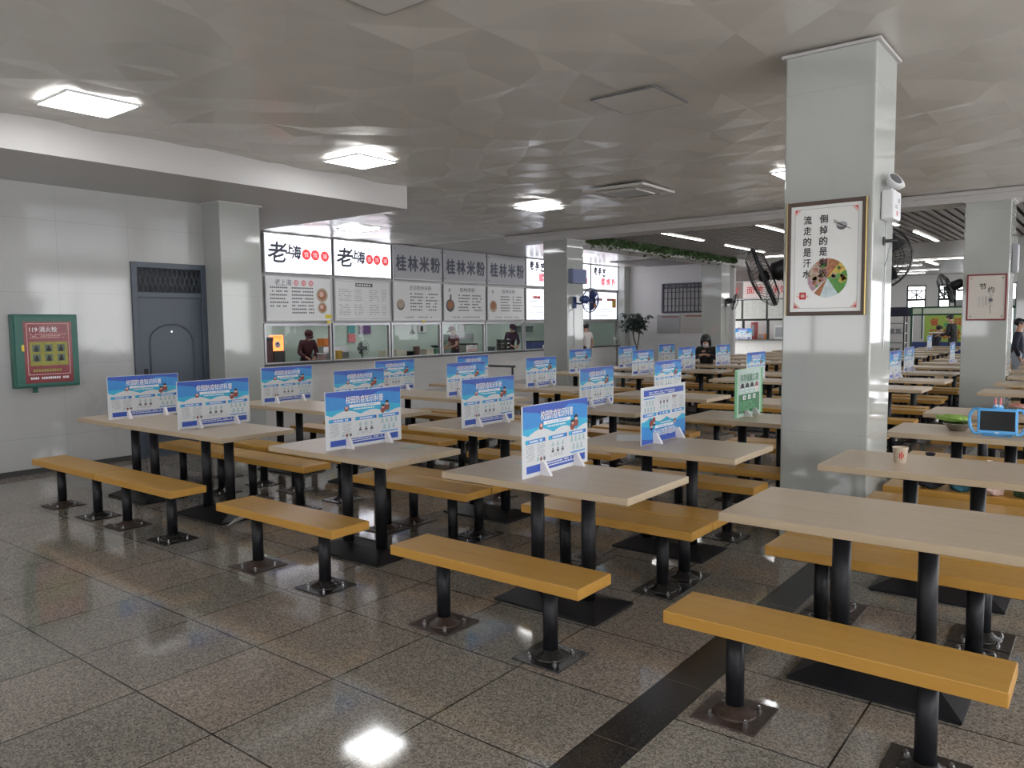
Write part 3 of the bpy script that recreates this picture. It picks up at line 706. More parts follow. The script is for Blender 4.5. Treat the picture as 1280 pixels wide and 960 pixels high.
def menu(i):
    lit = i >= 5
    d = ['white wonton menu board with a bowl picture', 'plain typed menu board in a thin frame', 'white noodle menu board with a round bowl picture', 'white rice noodle menu board with a clay pot picture', 'white rice noodle menu board with a plate picture',
         'backlit menu board with red ribbons, partly behind the pillar', 'backlit menu board with red ribbons behind the pillar fan', 'backlit menu board with two orange dish pictures'][i]
    t = thing('menu_board', f'{d}, {TH[i]} from the corner pillar', 'menu board', (CX + .02, Y0 + (i + .5) * BAY, 1.70), PI / 2, 'menu boards under the stall signs')
    MB().rbox(-W_ / 2 + .02, W_ / 2 - .02, -.03, 0, 0, .92, .004, ALU).build('casing', t)
    p = Print(); p.box(-W_ / 2 + .04, W_ / 2 - .04, .0005, .0065, .02, .90, MENU_ON if lit else MENU_OFF); X = lambda q: (q - .5) * W_
    if i == 0:
        p.text('老上海', X(.26), .79, .13, SINK, 1, w=.4, slant=.1)
        for j, ch in enumerate('馄饨铺'): p.disc(X(.45 + j * .11), .79, .06, PINK, 1, 18); p.text(ch, X(.45 + j * .11), .79, .07, WHITE, 2)
        p.lines(X(.07), .25, X(.34), .70, 6, DGINK, 1, .4, .1, 9); p.lines(X(.38), .12, X(.72), .70, 8, DGINK, 1, .42, .05, 12)
        for z, r in ((.55, .15), (.28, .12)): p.disc(X(.84), z, r, FOODG, 1); p.disc(X(.84), z, r * .7, FOOD, 2); p.disc(X(.83), z + .02, r * .4, SKINI, 3)
        p.rect(X(.88), .06, X(.98), .14, YEL, 2)
    elif i == 1:
        p.frame(X(.02), .04, X(.97), .88, .008, GINK, 1); p.rect(X(.36), .76, X(.66), .84, DGINK, 1); p.lines(X(.38), .78, X(.64), .82, 1, WHITE, 2, 1, .02, 6)
        for a, b in ((.08, .3), (.34, .5), (.6, .78), (.82, .93)): p.lines(X(a), .42, X(b), .70, 6, GINK, 1, .3, .3, 5); p.lines(X(a), .1, X(b), .36, 5, GINK, 1, .3, .3, 5)
    elif i < 5:
        p.text('正宗桂林米粉' if i == 2 else '桂林米粉', X(.55), .79, .11, SINK, 1, w=.75 if i == 2 else .6)
        if i > 2: p.text('老', X(.14), .77, .1, SINK, 1)
        p.lines(X(.34), .2, X(.62), .66, 6, DGINK, 1, .4, .2, 6); p.lines(X(.66), .2, X(.92), .66, 6, DGINK, 1, .4, .2, 5); p.lines(X(.2), .06, X(.85), .1, 1, GINK, 1, .8, .1, 14)
        c = X(.15); p.disc(c, .38, .16 if i > 2 else .13, DGINK if i != 4 else FOODG, 1); p.disc(c, .40, .11, FOOD if i > 2 else FOODG, 2)
        if i == 3: p.rect(c - .01, .5, c + .05, .66, DGINK, 2)
    else:
        p.text('老手艺螺蛳粉', X(.5), .80, .09, PINK, 1, w=.6)
        for a in (.2, .6): p.rect(X(a), .62, X(a + .22), .70, RINK, 1); p.lines(X(a + .03), .64, X(a + .19), .68, 1, WHITE, 2, 1, .02, 4)
        if i == 7:
            p.disc(X(.14), .48, .10, M('orange dish picture', (.75, .28, .05, 1), .5, noise=.3, nscale=30), 1); p.rect(X(.80), .40, X(.95), .70, MATS['orange dish picture'], 1); p.disc(X(.875), .54, .08, YEL, 2)
            p.lines(X(.3), .42, X(.72), .56, 3, GINK, 1, .4, .2, 8)
        p.lines(X(.08), .08, X(.92), .36 if i == 7 else .56, 4 if i == 7 else 6, GINK, 1, .35, .3, 16)
    p.build('printed_face', t, (0, -.0365, 0))
    if i in (0, 2):
        MB().box(-.05, .05, -.05, -.047, -.03, .03, YEL).build('yellow_tag', t, (X(.6 if i == 2 else .93), 0, -.02))
for i in range(8): menu(i)

# ------------------------------------------------------------------ framed posters on the pillars
GOLD = M('brass frame', (.46, .34, .13, 1), .32, metal=.85, noise=.05); DBROWN = M('dark brown frame', (.075, .045, .032, 1), .4); PAPER = M('poster paper', (.74, .75, .73, 1), .22, noise=.01)
fp = thing('framed_poster', 'gold framed food-saving poster with vertical brush writing on the big pillar', 'poster', (-1.645, 5.712, 1.64))
f = MB()
for s in (-1, 1):
    f.rbox(s * .255 - .014, s * .255 + .014, -.03, 0, 0, .80, .004, DBROWN); f.rbox(s * .266 - .004, s * .266 + .004, -.034, -.004, 0, .80, .003, GOLD)
for z in (.0, .772): f.rbox(-.243, .243, -.029, 0, z, z + .028, .004, DBROWN)
f.build('frame', fp)
p = Print(); p.box(-.245, .245, .0005, .012, .025, .775, PAPER); p.frame(-.215, .05, .215, .75, .003, GINK, 0)
for sx in (-1, 1):
    for sz in (0, 1): p.poly([(sx * .214, .052 + sz * .696), (sx * .165, .052 + sz * .696), (sx * .214, .10 + sz * .60)], SKINI, 1); p.poly([(sx * .21, .056 + sz * .688), (sx * .19, .056 + sz * .688), (sx * .21, .075 + sz * .65)], RINK, 2)
a = PI / 2
secs = [(.02, .38, M('leafy green picture', (.10, .30, .06, 1), .5, noise=.4, nscale=50)), (.38, .9, M('yellow veg picture', (.55, .42, .08, 1), .5, noise=.4, nscale=50)), (.9, 1.5, FOOD), (1.5, 2.2, M('meat picture', (.42, .20, .15, 1), .5, noise=.4, nscale=50)), (2.2, 3.1, FOODG), (3.1, 3.9, M('mauve food picture', (.44, .28, .33, 1), .5, noise=.35, nscale=50)),
        (4.0, 4.35, FOOD), (4.4, 5.3, M('pale blue picture', (.55, .66, .68, 1), .5, noise=.2, nscale=40)), (5.3, 6.28, MATS['leafy green picture'])]
for a0, a1, m in secs: p.sector(.015, .262, .135, a0, a1, m, 1)
for j in range(26):
    q = R.uniform(-.4, 3.8); r = R.uniform(.04, .12); p.disc(.015 + r * math.cos(q), .262 + r * math.sin(q), R.uniform(.008, .02), R.choice([FOOD, FOODG, MATS['yellow veg picture'], MATS['meat picture'], MATS['leafy green picture']]), 2, 8)
p.column('倒掉的是剩饭', -.015, .672, .058, INK, 4, 1.30, .02); p.column('流走的是汗水', -.125, .672, .058, INK, 4, 1.30, .02)
p.sector(.105, .625, .036, PI, 2 * PI, DGINK, 2, 12); p.disc(.105, .627, .036, GINK, 3, 16, .018); p.poly([(.05, .645), (.165, .59), (.166, .594), (.052, .650)], DBROWN, 4); p.poly([(.05, .66), (.14, .60), (.142, .604), (.052, .664)], DBROWN, 4)
p.rect(-.175, .115, -.13, .165, RINK, 2); p.disc(-.152, .14, .014, SKINI, 3, 10); p.rect(-.195, .128, -.175, .142, SKINI, 2); p.rect(-.13, .128, -.112, .142, SKINI, 2)
p.build('printed_sheet', fp, (0, -.0165, 0))
fp = thing('framed_poster', 'red framed thrift poster with two black characters on the back pillar', 'poster', (-1.565, 13.415, 1.58))
f = MB(); RF = M('dark red frame', (.22, .02, .025, 1), .35)
for s in (-1, 1): f.rbox(s * .245 - .011, s * .245 + .011, -.03, 0, 0, .68, .003, RF)
for z in (0, .658): f.rbox(-.236, .236, -.029, 0, z, z + .022, .003, RF)
f.build('frame', fp)
p = Print(); p.box(-.24, .24, .0005, .012, .02, .665, M('cream poster paper', (.60, .56, .50, 1), .3, noise=.02))
for sx in (-1, 1):
    for sz in (0, 1): p.disc(sx * .2, .06 + sz * .56, .018, FOODG, 1, 10)
p.text('节', -.05, .50, .09, INK, 1, w=.09, bold=.02); p.text('约', .055, .45, .09, INK, 1, w=.08, bold=.02)
p.column('粒粒皆辛苦', -.09, .34, .028, GINK, 1); p.column('谁知盘中餐', -.045, .34, .028, GINK, 1); p.column('爱惜粮食', -.005, .34, .03, DGINK, 1)
p.rect(.05, .1, .056, .40, DGINK, 1); p.disc(.053, .30, .03, DGINK, 2, 8)
for z in (.2, .25, .34): p.poly([(.053, z), (.08, z + .03), (.084, z + .026)], DGINK, 2); p.poly([(.053, z - .02), (.026, z + .01), (.022, z + .006)], DGINK, 2)
p.build('printed_sheet', fp, (0, -.0165, 0))

# ------------------------------------------------------------------ wall fans on the pillar sides
def wall_fan(label, loc, side, yaw, tilt, scale=1., metal=None, grp='wall fans on the pillars', rz=None, reach=.15):
    """side +1/-1: mounted on a +X / -X pillar face; the head looks along +X turned by yaw and dipped by tilt"""
    t = thing('wall_fan', label, 'fan', loc, rz if rz is not None else (0 if side > 0 else PI), grp); m = metal or BLACK
    MB().rbox(0, .03, -.05, .05, -.14, .10, .01, m).build('wall_mount', t)
    MB().tube([(.02, 0, -.04), (reach * .6, 0, -.05), (reach - .02, 0, .0)], .018, m, 8).build('arm', t)
    T = Matrix.Translation((reach, 0, .03)) @ Euler((0, math.radians(tilt), math.radians(yaw))).to_matrix().to_4x4() @ Matrix.Diagonal((scale, scale, scale, 1))
    Z = Matrix.Rotation(PI / 2, 4, 'Y')
    h = MB(); h.lathe([(.02, -.13), (.055, -.125), (.07, -.09), (.074, .02), (.05, .045), (.015, .05)], 20, m, T @ Z); h.build('motor_housing', t)
    c = MB(); rr = .24
    def ring(r, x): c.tube([T @ Vector((x, r * math.cos(2 * PI * i / 36), r * math.sin(2 * PI * i / 36))) for i in range(36)], .0065 if r > .2 else .003, m, 5, True)
    ring(rr, .115); ring(rr * .995, .1); ring(rr * .7, .05); ring(rr * .7, .19); ring(.08, .205); ring(.08, .045); ring(rr * .45, .2)
    for i in range(40):
        q = 2 * PI * i / 40; cs, sn = math.cos(q), math.sin(q)
        c.tube([T @ Vector((x, r * cs, r * sn)) for r, x in ((.07, .045), (rr * .7, .052), (rr * .95, .085), (rr, .107), (rr * .95, .14), (rr * .7, .19), (.06, .206))], .0018, m, 3)
    c.lathe([(.062, .203), (.05, .212), (.0, .214)], 18, m, T @ Z); c.build('cage', t)
    hb = MB(); hb.lathe([(.03, .07), (.042, .08), (.042, .13), (.02, .15)], 16, m, T @ Z); hb.build('hub', t)
    for k in range(3):
        b = MB(); vs = []; fs = []
        for j in range(7):
            r = .035 + .185 * j / 6; w = .05 + .075 * math.sin(PI * min(1, j / 5.2) * .62)
            for s in (-1, 1):
                q = 2 * PI * k / 3 + s * w / (r + .06) * .9 + .15 * j / 6; vs.append(T @ Vector((.105 + s * .016, r * math.cos(q), r * math.sin(q))))
        for j in range(6): fs.append((2 * j, 2 * j + 1, 2 * j + 3, 2 * j + 2))
        n0 = len(vs); vs += [v + (T.to_3x3() @ Vector((.003, 0, 0))) for v in vs]; fs += [tuple(n0 + q for q in f[::-1]) for f in fs]
        b.add(vs, fs, m, True); b.build('blade', t)
    MB().tube([(.01, -.02, -.13), (.006, -.025, -.4), (.006, -.02, -.62), (.008, -.02, -.95)], .004, m, 5).build('cord', t)
    return t
BLUEB = M('blue plastic', (.04, .07, .22, 1), .4)
wall_fan('large black wall fan seen edge-on beside the gold framed poster', (-1.952, 6.05, 1.96), -1, 17, 22, 1.0)
wall_fan('black wall fan mostly hidden on the far side of the big pillar', (-1.50, 6.312, 2.06), 1, 0, 4, 1.0, rz=PI / 2)
hk = thing('cable_bracket', 'small black cable bracket on the aisle side of the big pillar under the emergency light', 'bracket', (-1.343, 6.02, 2.16), PI / 2); MB().rbox(-.02, .02, -.01, 0, -.03, .03, .003, BLACK).build('plate', hk); MB().tube([(0, -.01, .0), (.0, -.05, .0), (.06, -.07, .005)], .012, BLACK, 8).build('arm', hk); MB().tube([(.03, -.05, 0), (.02, -.03, -.06), (.03, -.02, -.14), (.0, -.012, -.17)], .004, GINK, 5).build('cord', hk)
wall_fan('blue-looking wall fan on the middle pillar before the lit signs', (-8.998, 13.68, 2.05), 1, 72, 4, 1.05, BLUEB, reach=.29)
wall_fan('small black wall fan on the pillar behind the ivy garland', (-8.998, 21.6, 2.16), 1, 25, 14, 1.0)
wall_fan('black wall fan tilted down on the side of the back pillar', (-1.882, 13.7, 2.09), -1, 0, 22, 1.0)
# emergency lamp and cables on the big pillar
em = thing('emergency_light', 'white twin-head emergency light on the aisle side of the big pillar', 'emergency light', (-1.343, 6.02, 2.30), PI / 2)
EW = M('white plastic', (.72, .73, .74, 1), .3, noise=.01)
MB().rbox(-.11, .11, -.085, 0, 0, .20, .012, EW).build('body', em)
for s in (-1, 1):
    h = MB().cyl((s * .045, -.05, .20), (s * .045, -.05, .235), .012, EW, 10)
    T = Matrix.Translation((s * .045, -.06, .262)) @ Euler((math.radians(55), 0, s * .5)).to_matrix().to_4x4()
    h.lathe([(.02, -.04), (.045, -.02), (.055, .02), (.056, .03)], 20, EW, T); h.lathe([(.048, .0305), (.02, .034), (.0, .035)], 18, DGINK, T, cap=False); h.build('lamp_head', em)
p = Print(); p.rect(-.03, .03, .0, .06, RINK, 1); p.rect(.02, .12, .05, .15, DGINK, 1); p.lines(-.08, .07, .0, .1, 2, GINK, 1); p.build('print', em, (0, -.0852, 0))
MB().tube([(.05, -.004, .0), (.055, -.004, -.15), (.04, -.004, -.45), (.05, -.004, -.9)], .004, EW, 5).build('cord', em)
pe = thing('emergency_light', 'grey switch box high on the side of the middle pillar', 'switch box', (-8.998, 13.72, 2.42), PI / 2); pe.name = 'switch_box'
BG = M('blue grey box', (.16, .19, .32, 1), .35); f = MB().rbox(-.26, .26, -.12, 0, 0, .30, .01, BG); f.build('body', pe)
f = MB(); [f.box(-.24 + i * .06, -.235 + i * .06, -.124, -.12, .03, .27, DBLUE) for i in range(9)]; f.build('vent_grille', pe)
wb = thing('wall_box', 'small grey electrical box on the side of the back pillar', 'electrical box', (-1.288, 13.75, 2.28), PI / 2); MB().rbox(-.1, .1, -.07, 0, 0, .42, .008, GINK).build('body', wb); MB().rbox(-.08, .08, -.076, -.07, .03, .39, .004, ALU).build('lid', wb)
# ------------------------------------------------------------------ ivy garland on the side beam
IVY = M('ivy green', (.08, .14, .055, 1), .5, noise=.35, nscale=9); STEMG = M('vine stem', (.06, .06, .03, 1), .6)
g = thing('ivy_garland', 'long artificial ivy garland draped along the white side beam', 'garland', (-8.96, 14.1, 3.38))
f = MB(); f.tube([(.0 + .02 * math.sin(i), i * .24, .03 * math.sin(i * 1.7)) for i in range(34)], .008, STEMG, 5); f.build('vine', g)
f = MB()
for i in range(2300):
    y = R.uniform(0, 8.1); z = R.gauss(0, .045); x = R.uniform(-.02, .06); s = R.uniform(.025, .05)
    if R.random() < .05: z -= R.uniform(.05, .18)
    T = Matrix.Translation((x, y, z)) @ Euler((R.uniform(-1, 1), R.uniform(-1.2, 1.2), R.uniform(0, 6.28))).to_matrix().to_4x4()
    f.add([(0, -s, 0), (s * .8, -s * .2, .008), (s * .5, s * .7, 0), (0, s * 1.1, -.008), (-s * .5, s * .7, 0), (-s * .8, -s * .2, .008)], [(0, 1, 2, 3, 4, 5)], IVY, T=T)
f.build('foliage', g)
# potted tree
pt = thing('potted_tree', 'potted umbrella tree with two stems before the lattice wall', 'plant', (-12.35, 22.4, 0))
MB().lathe([(.15, 0), (.22, .05), (.26, .42), (.28, .45), (.25, .45), (.24, .40), (.0, .40)], 24, M('brown glazed pot', (.06, .035, .03, 1), .25), cap=False).build('pot', pt)
f = MB(); f.tube([(.05, 0, .38), (.04, 0, .75), (-.08, 0, 1.1), (-.13, 0, 1.45)], .022, M('grey bark', (.10, .08, .06, 1), .7), 8); f.build('trunk', pt)
f = MB(); f.tube([(-.03, .02, .38), (.03, .02, .75), (.10, 0, 1.1), (.14, 0, 1.48)], .02, MATS['grey bark'], 8); f.build('trunk', pt)
LEAF = M('dark glossy leaf', (.022, .04, .032, 1), .35, noise=.3, nscale=10); f = MB()
for i in range(75):
    c = Vector((R.gauss(0, .21), R.gauss(0, .2), 1.66 + R.gauss(0, .15)))
    if c.z > 1.95: c.z = 1.9
    for k in range(7):
        T = Matrix.Translation(c) @ Euler((0, R.uniform(.3, .9), 2 * PI * k / 7 + R.random())).to_matrix().to_4x4(); L = R.uniform(.13, .22)
        f.add([(.015, 0, 0), (L * .4, -.03, .01), (L * .8, -.022, -.005), (L, 0, -.02), (L * .8, .022, -.005), (L * .4, .03, .01)], [(0, 1, 2, 3, 4, 5)], LEAF, T=T)
f.build('foliage', pt)
# lattice window, notices and camera on the end wall
lw = thing('lattice_screen', 'dark wooden lattice screen on the white end wall behind the tree', 'lattice', (-11.95, 23.44, 1.90)); DW = M('dark purple wood', (.035, .03, .055, 1), .4); W, Hh = 1.95, .96
f = MB()
for x in (0, W - .06): f.rbox(x, x + .06, -.05, 0, 0, Hh, .006, DW)
for z in (0, Hh - .05, Hh - .17): f.rbox(.055, W - .055, -.048, 0, z, z + .05, .006, DW)
f.build('frame', lw); f = MB(); [f.box(.06 + i * .135, .085 + i * .135, -.04, -.01, .05, Hh - .05, DW) for i in range(1, 14)]; [f.box(.06, W - .06, -.036, -.014, z, z + .018, DW) for z in (.22, .45, .66)]; f.build('lattice', lw)
f = MB(); [f.box(.1 + i * .13, .15 + i * .13, -.056, -.05, Hh - .11, Hh - .06, DW) for i in range(14)]; f.build('carved_edge', lw)
GREYP = M('grey notice sheet', (.36, .36, .36, 1), .5, noise=.05); CREAMP = M('cream notice sheet', (.44, .41, .37, 1), .5, noise=.03)
def notice(lab, x, z, w, h, m, loc_y=23.44):
    t = thing('wall_notice', lab, 'notice', (x, loc_y, z)); p = Print(); p.box(-w / 2, w / 2, .0005, .0125, 0, h, m); p.lines(-w * .42, h * .12, w * .42, h * .78, 9, GINK, 0, .3, .3, 12); p.rect(-w * .3, h * .86, w * .45, h * .92, BROWNI, 0)
    p.build('printed_sheet', t, (0, -.0125, 0)); return t
notice('grey notice sheet on the end wall under the lattice screen, closer to the tree', -11.72, 1.24, .82, .60, GREYP); notice('cream notice sheet on the end wall under the lattice screen, closer to the pillar', -10.88, 1.24, .80, .62, CREAMP)
sc_ = thing('security_camera', 'white bullet security camera beside the pillar behind the garland', 'camera', (-9.602, 21.55, 2.98), PI)
MB().rbox(0, .03, -.05, .05, -.05, .05, .006, EW).tube([(.03, 0, 0), (.1, 0, .02)], .012, EW, 8).build('mount', sc_); f = MB().cyl((.08, .04, .04), (.16, -.18, -.03), .045, EW, 14); f.cyl((.16, -.18, -.03), (.163, -.188, -.032), .036, BLACK, 14); f.build('body', sc_)
# queue rail in front of the counter
qb = thing('queue_rail', 'dark metal queue rail standing in front of the counter', 'rail', (-9.35, 11.55, 0)); RAILM = M('dark grey steel', (.07, .075, .085, 1), .35)
MB().tube([(-.45, 0, .80), (.42, 0, .80)], .022, RAILM, 10).build('top_rail', qb)
for x in (-.38, .36): MB().tube([(x, 0, .01), (x, 0, .785)], .02, RAILM, 10).lathe([(.07, 0), (.07, .012), (.03, .016)], 14, RAILM, Matrix.Translation((x, 0, 0))).build('post', qb)

# ------------------------------------------------------------------ things on the tables
def cup(lab, loc):
    t = thing('paper_cup', lab, 'cup', loc); P_ = M('cream paper', (.66, .56, .45, 1), .5, noise=.02)
    MB().lathe([(.0, .004), (.030, .004), (.030, 0), (.032, 0), (.043, .088), (.046, .09), (.043, .093), (.040, .088), (.03, .008), (.0, .008)], 24, P_, cap=False).build('body', t)
    f = MB()
    for a0, z0, z1 in ((-1.5, .03, .06), (-1.25, .025, .07), (-1.0, .035, .055)):
        vs = []; fs = []
        for i in range(5):
            a = a0 + .16 * i / 4
            for z in (z0, z1): r = .032 + .011 * z / .088 + .0012; vs.append((r * math.cos(a), r * math.sin(a), z))
        f.add(vs, [(2 * i, 2 * i + 2, 2 * i + 3, 2 * i + 1) for i in range(4)], RINK)
    f.build('red_print', t); return t
cup('cream paper cup with a red mark on the table behind the big pillar', (-1.01, 5.08, .75))
BOWL = M('stainless steel', (.42, .41, .40, 1), .22, metal=1, noise=.03)
BOWLP = [(.0, .004), (.05, .004), (.052, .0), (.056, .004), (.095, .05), (.105, .058), (.102, .062), (.092, .052), (.053, .010), (.0, .010)]
def bowl(lab, loc):
    t = thing('steel_bowl', lab, 'bowl', loc); MB().lathe(BOWLP, 28, BOWL, cap=False).build('body', t); return t
bowl('steel bowl beside the blue tablet, under a green plastic bag', (-.95, 6.78, .75))
def blobs(name, mat, n, sx, sy, sz, rad, parent, base=0.):
    bm = bmesh.new(); bmesh.ops.create_icosphere(bm, subdivisions=4, radius=1)
    ph = [R.uniform(0, 6.28) for _ in range(6)]
    for v in bm.verts:
        c = v.co; k = 1 + .10 * math.sin(5 * c.x + ph[0]) * math.sin(6 * c.y + ph[1]) + .07 * math.sin(9 * c.z + ph[2] + 4 * c.x) + .05 * math.sin(13 * c.y + 7 * c.x + ph[3])
        z = c.z * sz * k; z = max(z, -sz * .8)
        v.co = (c.x * sx * k, c.y * sy * k, z + sz * .8 + base)
    me = bpy.data.meshes.new(name); bm.to_mesh(me); bm.free(); me.materials.append(mat); me.polygons.foreach_set('use_smooth', [True] * len(me.polygons)); o = bpy.data.objects.new(name, me); COL.objects.link(o); o.parent = parent; return o
def bag(nm, lab, cat, loc, mat, s, knot=True):
    t = thing(nm, lab, cat, loc); blobs('body', mat, 1, *s, 0, t)
    if knot: MB().lathe([(.03, -.02), (.012, .01), (.022, .04), (.035, .07)], 12, mat, Matrix.Translation((0, 0, s[2] * 1.72)), cap=False).build('knot', t)
    return t
GB = M('translucent green bag', (.30, .50, .10, 1), .35, noise=.2, nscale=20)
bag('plastic_bag', 'crumpled green plastic bag lying over the bowl next to the tablet', 'bag', (-1.0, 6.86, .812), GB, (.11, .06, .03), False)
tb = thing('tablet', 'tablet in a chunky blue bumper case with side handles on a table', 'tablet', (-.665, 6.52, .768), math.radians(-8)); TB = M('sky blue foam', (.10, .40, .80, 1), .5, noise=.03); tb.rotation_euler = (math.radians(-14), 0, math.radians(6))
MB().rbox(-.125, .125, -.012, .018, .005, .195, .012, TB).build('bumper_case', tb); MB().rbox(-.108, .108, -.0135, -.011, .03, .172, .001, M('dark glass screen', (.008, .010, .013, 1), .12)).build('screen', tb)
for s in (-1, 1): MB().tube([(s * .118, .003, .19), (s * .15, .003, .185), (s * .172, .003, .15), (s * .175, .003, .1), (s * .168, .003, .05), (s * .145, .003, .012), (s * .115, .003, .01)], .011, TB, 8).build('handle', tb)
f = MB().ball((0, .003, .205), (.034, .016, .022), TB); f.build('top_knob', tb)
for s in (-1, 1): MB().ball((s * .012, -.010, .212), .010, WHITE, 10, 6).build('eye', tb); MB().ball((s * .016, .004, .245), (.008, .006, .03), PINK, 10, 7).build('ear', tb)
MB().box(-.012, .012, -.0135, -.012, .012, .019, WHITE).build('badge', tb)
MB().tube([(-.09, .018, .1), (-.09, .085, .008), (.09, .085, .008), (.09, .018, .1)], .006, TB, 6).build('kickstand', tb)
b2 = bowl('steel bowl at the end of the table with the tablet', (-.44, 6.70, .75))
b3 = bowl('steel bowl of pink meat on the table behind the tablet', (-.70, 8.36, .75)); blobs('food', M('pink meat', (.5, .2, .17, 1), .4, noise=.2, nscale=30), 1, .075, .075, .03, 0, b3, .03)
bag('school_bag', 'dark navy cloth bag lying on the bench past the big pillar', 'bag', (-1.02, 6.11, .422), M('navy cloth', (.012, .013, .022, 1), .7), (.10, .10, .10))
bag('cloth_bag', 'teal cloth bag lying on the bench next to the navy bag', 'bag', (-.825, 6.11, .422), M('teal cloth', (.02, .12, .17, 1), .6), (.075, .10, .07))
bag('plastic_bag', 'pale pink plastic bag on the bench next to the teal bag', 'bag', (-.64, 6.08, .422), M('pale pink plastic', (.62, .45, .40, 1), .35), (.08, .09, .09))
bag('cloth_bag', 'green leaf patterned bag at the end of the bench behind the cup', 'bag', (-.43, 6.10, .422), M('green leaf cloth', (.03, .09, .045, 1), .6, noise=.5, nscale=40), (.09, .09, .07))
def sheet(lab, loc, rz, w, h, m, nm='paper_sheet'):
    t = MB().box(-w / 2, w / 2, -h / 2, h / 2, 0, .0015, m); o = t.build(nm); o.location = loc; o.rotation_euler = (0, 0, rz); tag(o, lab, 'paper'); return o
sheet('white paper sheet on the second-row table between two blue notice boards', (-2.83, 5.06, .751), .5, .21, .30, WHITE)
sheet('pale blue leaflet lying on the front-row table behind the notice board', (-2.83, 3.86, .751), .2, .15, .21, M('pale blue paper', (.35, .52, .58, 1), .5))
sheet('green leaflet on the front-row table third in from the marble wall', (-3.86, 3.83, .751), .1, .12, .16, M('pale green paper', (.40, .46, .36, 1), .5))
o = sheet('white leaflet leaning on the black base of a front-row table', (-5.58, 3.53, .03), .3, .10, .2, WHITE); o.rotation_euler = (.1, -.65, .2); o.location = (-5.60, 3.55, .04)

# ------------------------------------------------------------------ kitchen behind the serving windows
kc = thing('kitchen_counter', 'long steel kitchen worktop behind the serving windows', 'worktop', (-14.25, 0, 0)); MB().rbox(-.45, .36, 6.6, 23.1, .775, .81, .004, BOWL).build('top', kc)
for y in (6.8, 9.5, 12.2, 14.9, 17.6, 20.3, 22.8): MB().rbox(-.4, .32, y, y + .05, 0, .775, .004, BOWL).build('support', kc)
KZ = .811
def kbox(nm, lab, cat, y, z, w, h, m, x=-14.1, d=.25, lid=None):
    t = thing(nm, lab, cat, (x, y, z), PI / 2); MB().rbox(-w / 2, w / 2, -d / 2, d / 2, 0, h, min(.012, h * .2), m).build('body', t)
    if lid: MB().rbox(-w / 2 - .006, w / 2 + .006, -d / 2 - .006, d / 2 + .006, h * .86, h + .006, .006, lid).build('lid', t)
    return t
def kpot(nm, lab, cat, y, z, r, h, m, x=-14.1, rim=None):
    t = thing(nm, lab, cat, (x, y, z)); MB().lathe([(0, .003), (r * .82, .003), (r * .84, 0), (r * .88, .004), (r, h), (r * 1.05, h + .004), (r * .97, h + .006), (r * .84, .012), (0, .012)], 22, m, cap=False).build('body', t)
    if rim: MB().tube([(r * 1.02 * math.cos(a * PI / 12), r * 1.02 * math.sin(a * PI / 12), h) for a in range(24)], .012, rim, 6, True).build('rim', t)
    return t
ORL = M('lit orange sign', (1, .25, .05, 1), .4, emit=2.2, ecol=(1, .22, .05, 1), noise=0); CRM = M('cream cardboard', (.62, .60, .48, 1), .6); OR = M('orange plastic', (.75, .22, .03, 1), .4); YB_ = M('yellow plastic basket', (.72, .45, .10, 1), .45); DRK = M('dark red crate', (.10, .03, .035, 1), .5)
kbox('drinks_cooler', 'dark red drinks cooler at the end of the first serving window', 'cooler', 9.72, KZ, .16, .56, DRK, lid=BLACK)
t = kbox('light_box', 'glowing orange light box on a black stand in the first serving window', 'light box', 9.97, KZ + .27, .30, .33, ORL, d=.08); MB().rbox(-.14, .14, -.1, .1, -.27, -.005, .008, BLACK).build('stand', t)
p = Print(); p.disc(0, .13, .07, WHITE, 0); p.disc(0, .16, .025, DBLUE, 1); p.lines(-.12, .25, .12, .31, 2, YEL, 0, .6, .1, 7); p.build('print', t, (0, -.041, 0))
kbox('hanging_packets', 'purple and red packets hanging behind the glowing orange box', 'packets', 10.35, 1.36, .5, .22, DRK, x=-16.62, d=.06, lid=BLUEB)
kpot('plastic_bucket', 'pale pink bucket by the first cook', 'bucket', 11.15, KZ, .105, .17, M('pale pink bucket', (.6, .45, .42, 1), .4), rim=WHITE)
kpot('plastic_basket', 'yellow basket on the worktop in the second serving window', 'basket', 11.57, KZ, .14, .21, YB_, rim=YB_)
kbox('metal_cabinet', 'grey metal cabinet behind the yellow basket', 'cabinet', 12.6, 0, .8, 1.08, M('grey green cabinet', (.26, .29, .28, 1), .4), x=-15.6, d=.5, lid=ALU)
kbox('plastic_crate', 'orange crate on top of the grey cabinet', 'crate', 12.45, 1.095, .28, .19, OR, x=-15.6, d=.3)
kbox('hanging_apron', 'pink cloth hanging in the second serving window', 'cloth', 14.2, 1.14, .26, .22, PINK, x=-16.64, d=.03); kbox('hanging_towel', 'teal towel hanging above the pink cloth', 'towel', 14.2, 1.40, .24, .3, M('teal towel', (.12, .40, .42, 1), .7), x=-16.64, d=.03)
kbox('hanging_packets', 'purple and red packets hanging beside the teal towel', 'packets', 14.68, 1.36, .4, .28, M('purple packet', (.16, .08, .22, 1), .5, noise=.4, nscale=14), x=-16.64, d=.05, lid=DRK)
sf = thing('standing_fan', 'grey standing fan with a round head in the second serving window', 'fan', (-15.2, 13.3, 0)); GF = M('grey fan plastic', (.13, .15, .15, 1), .4)
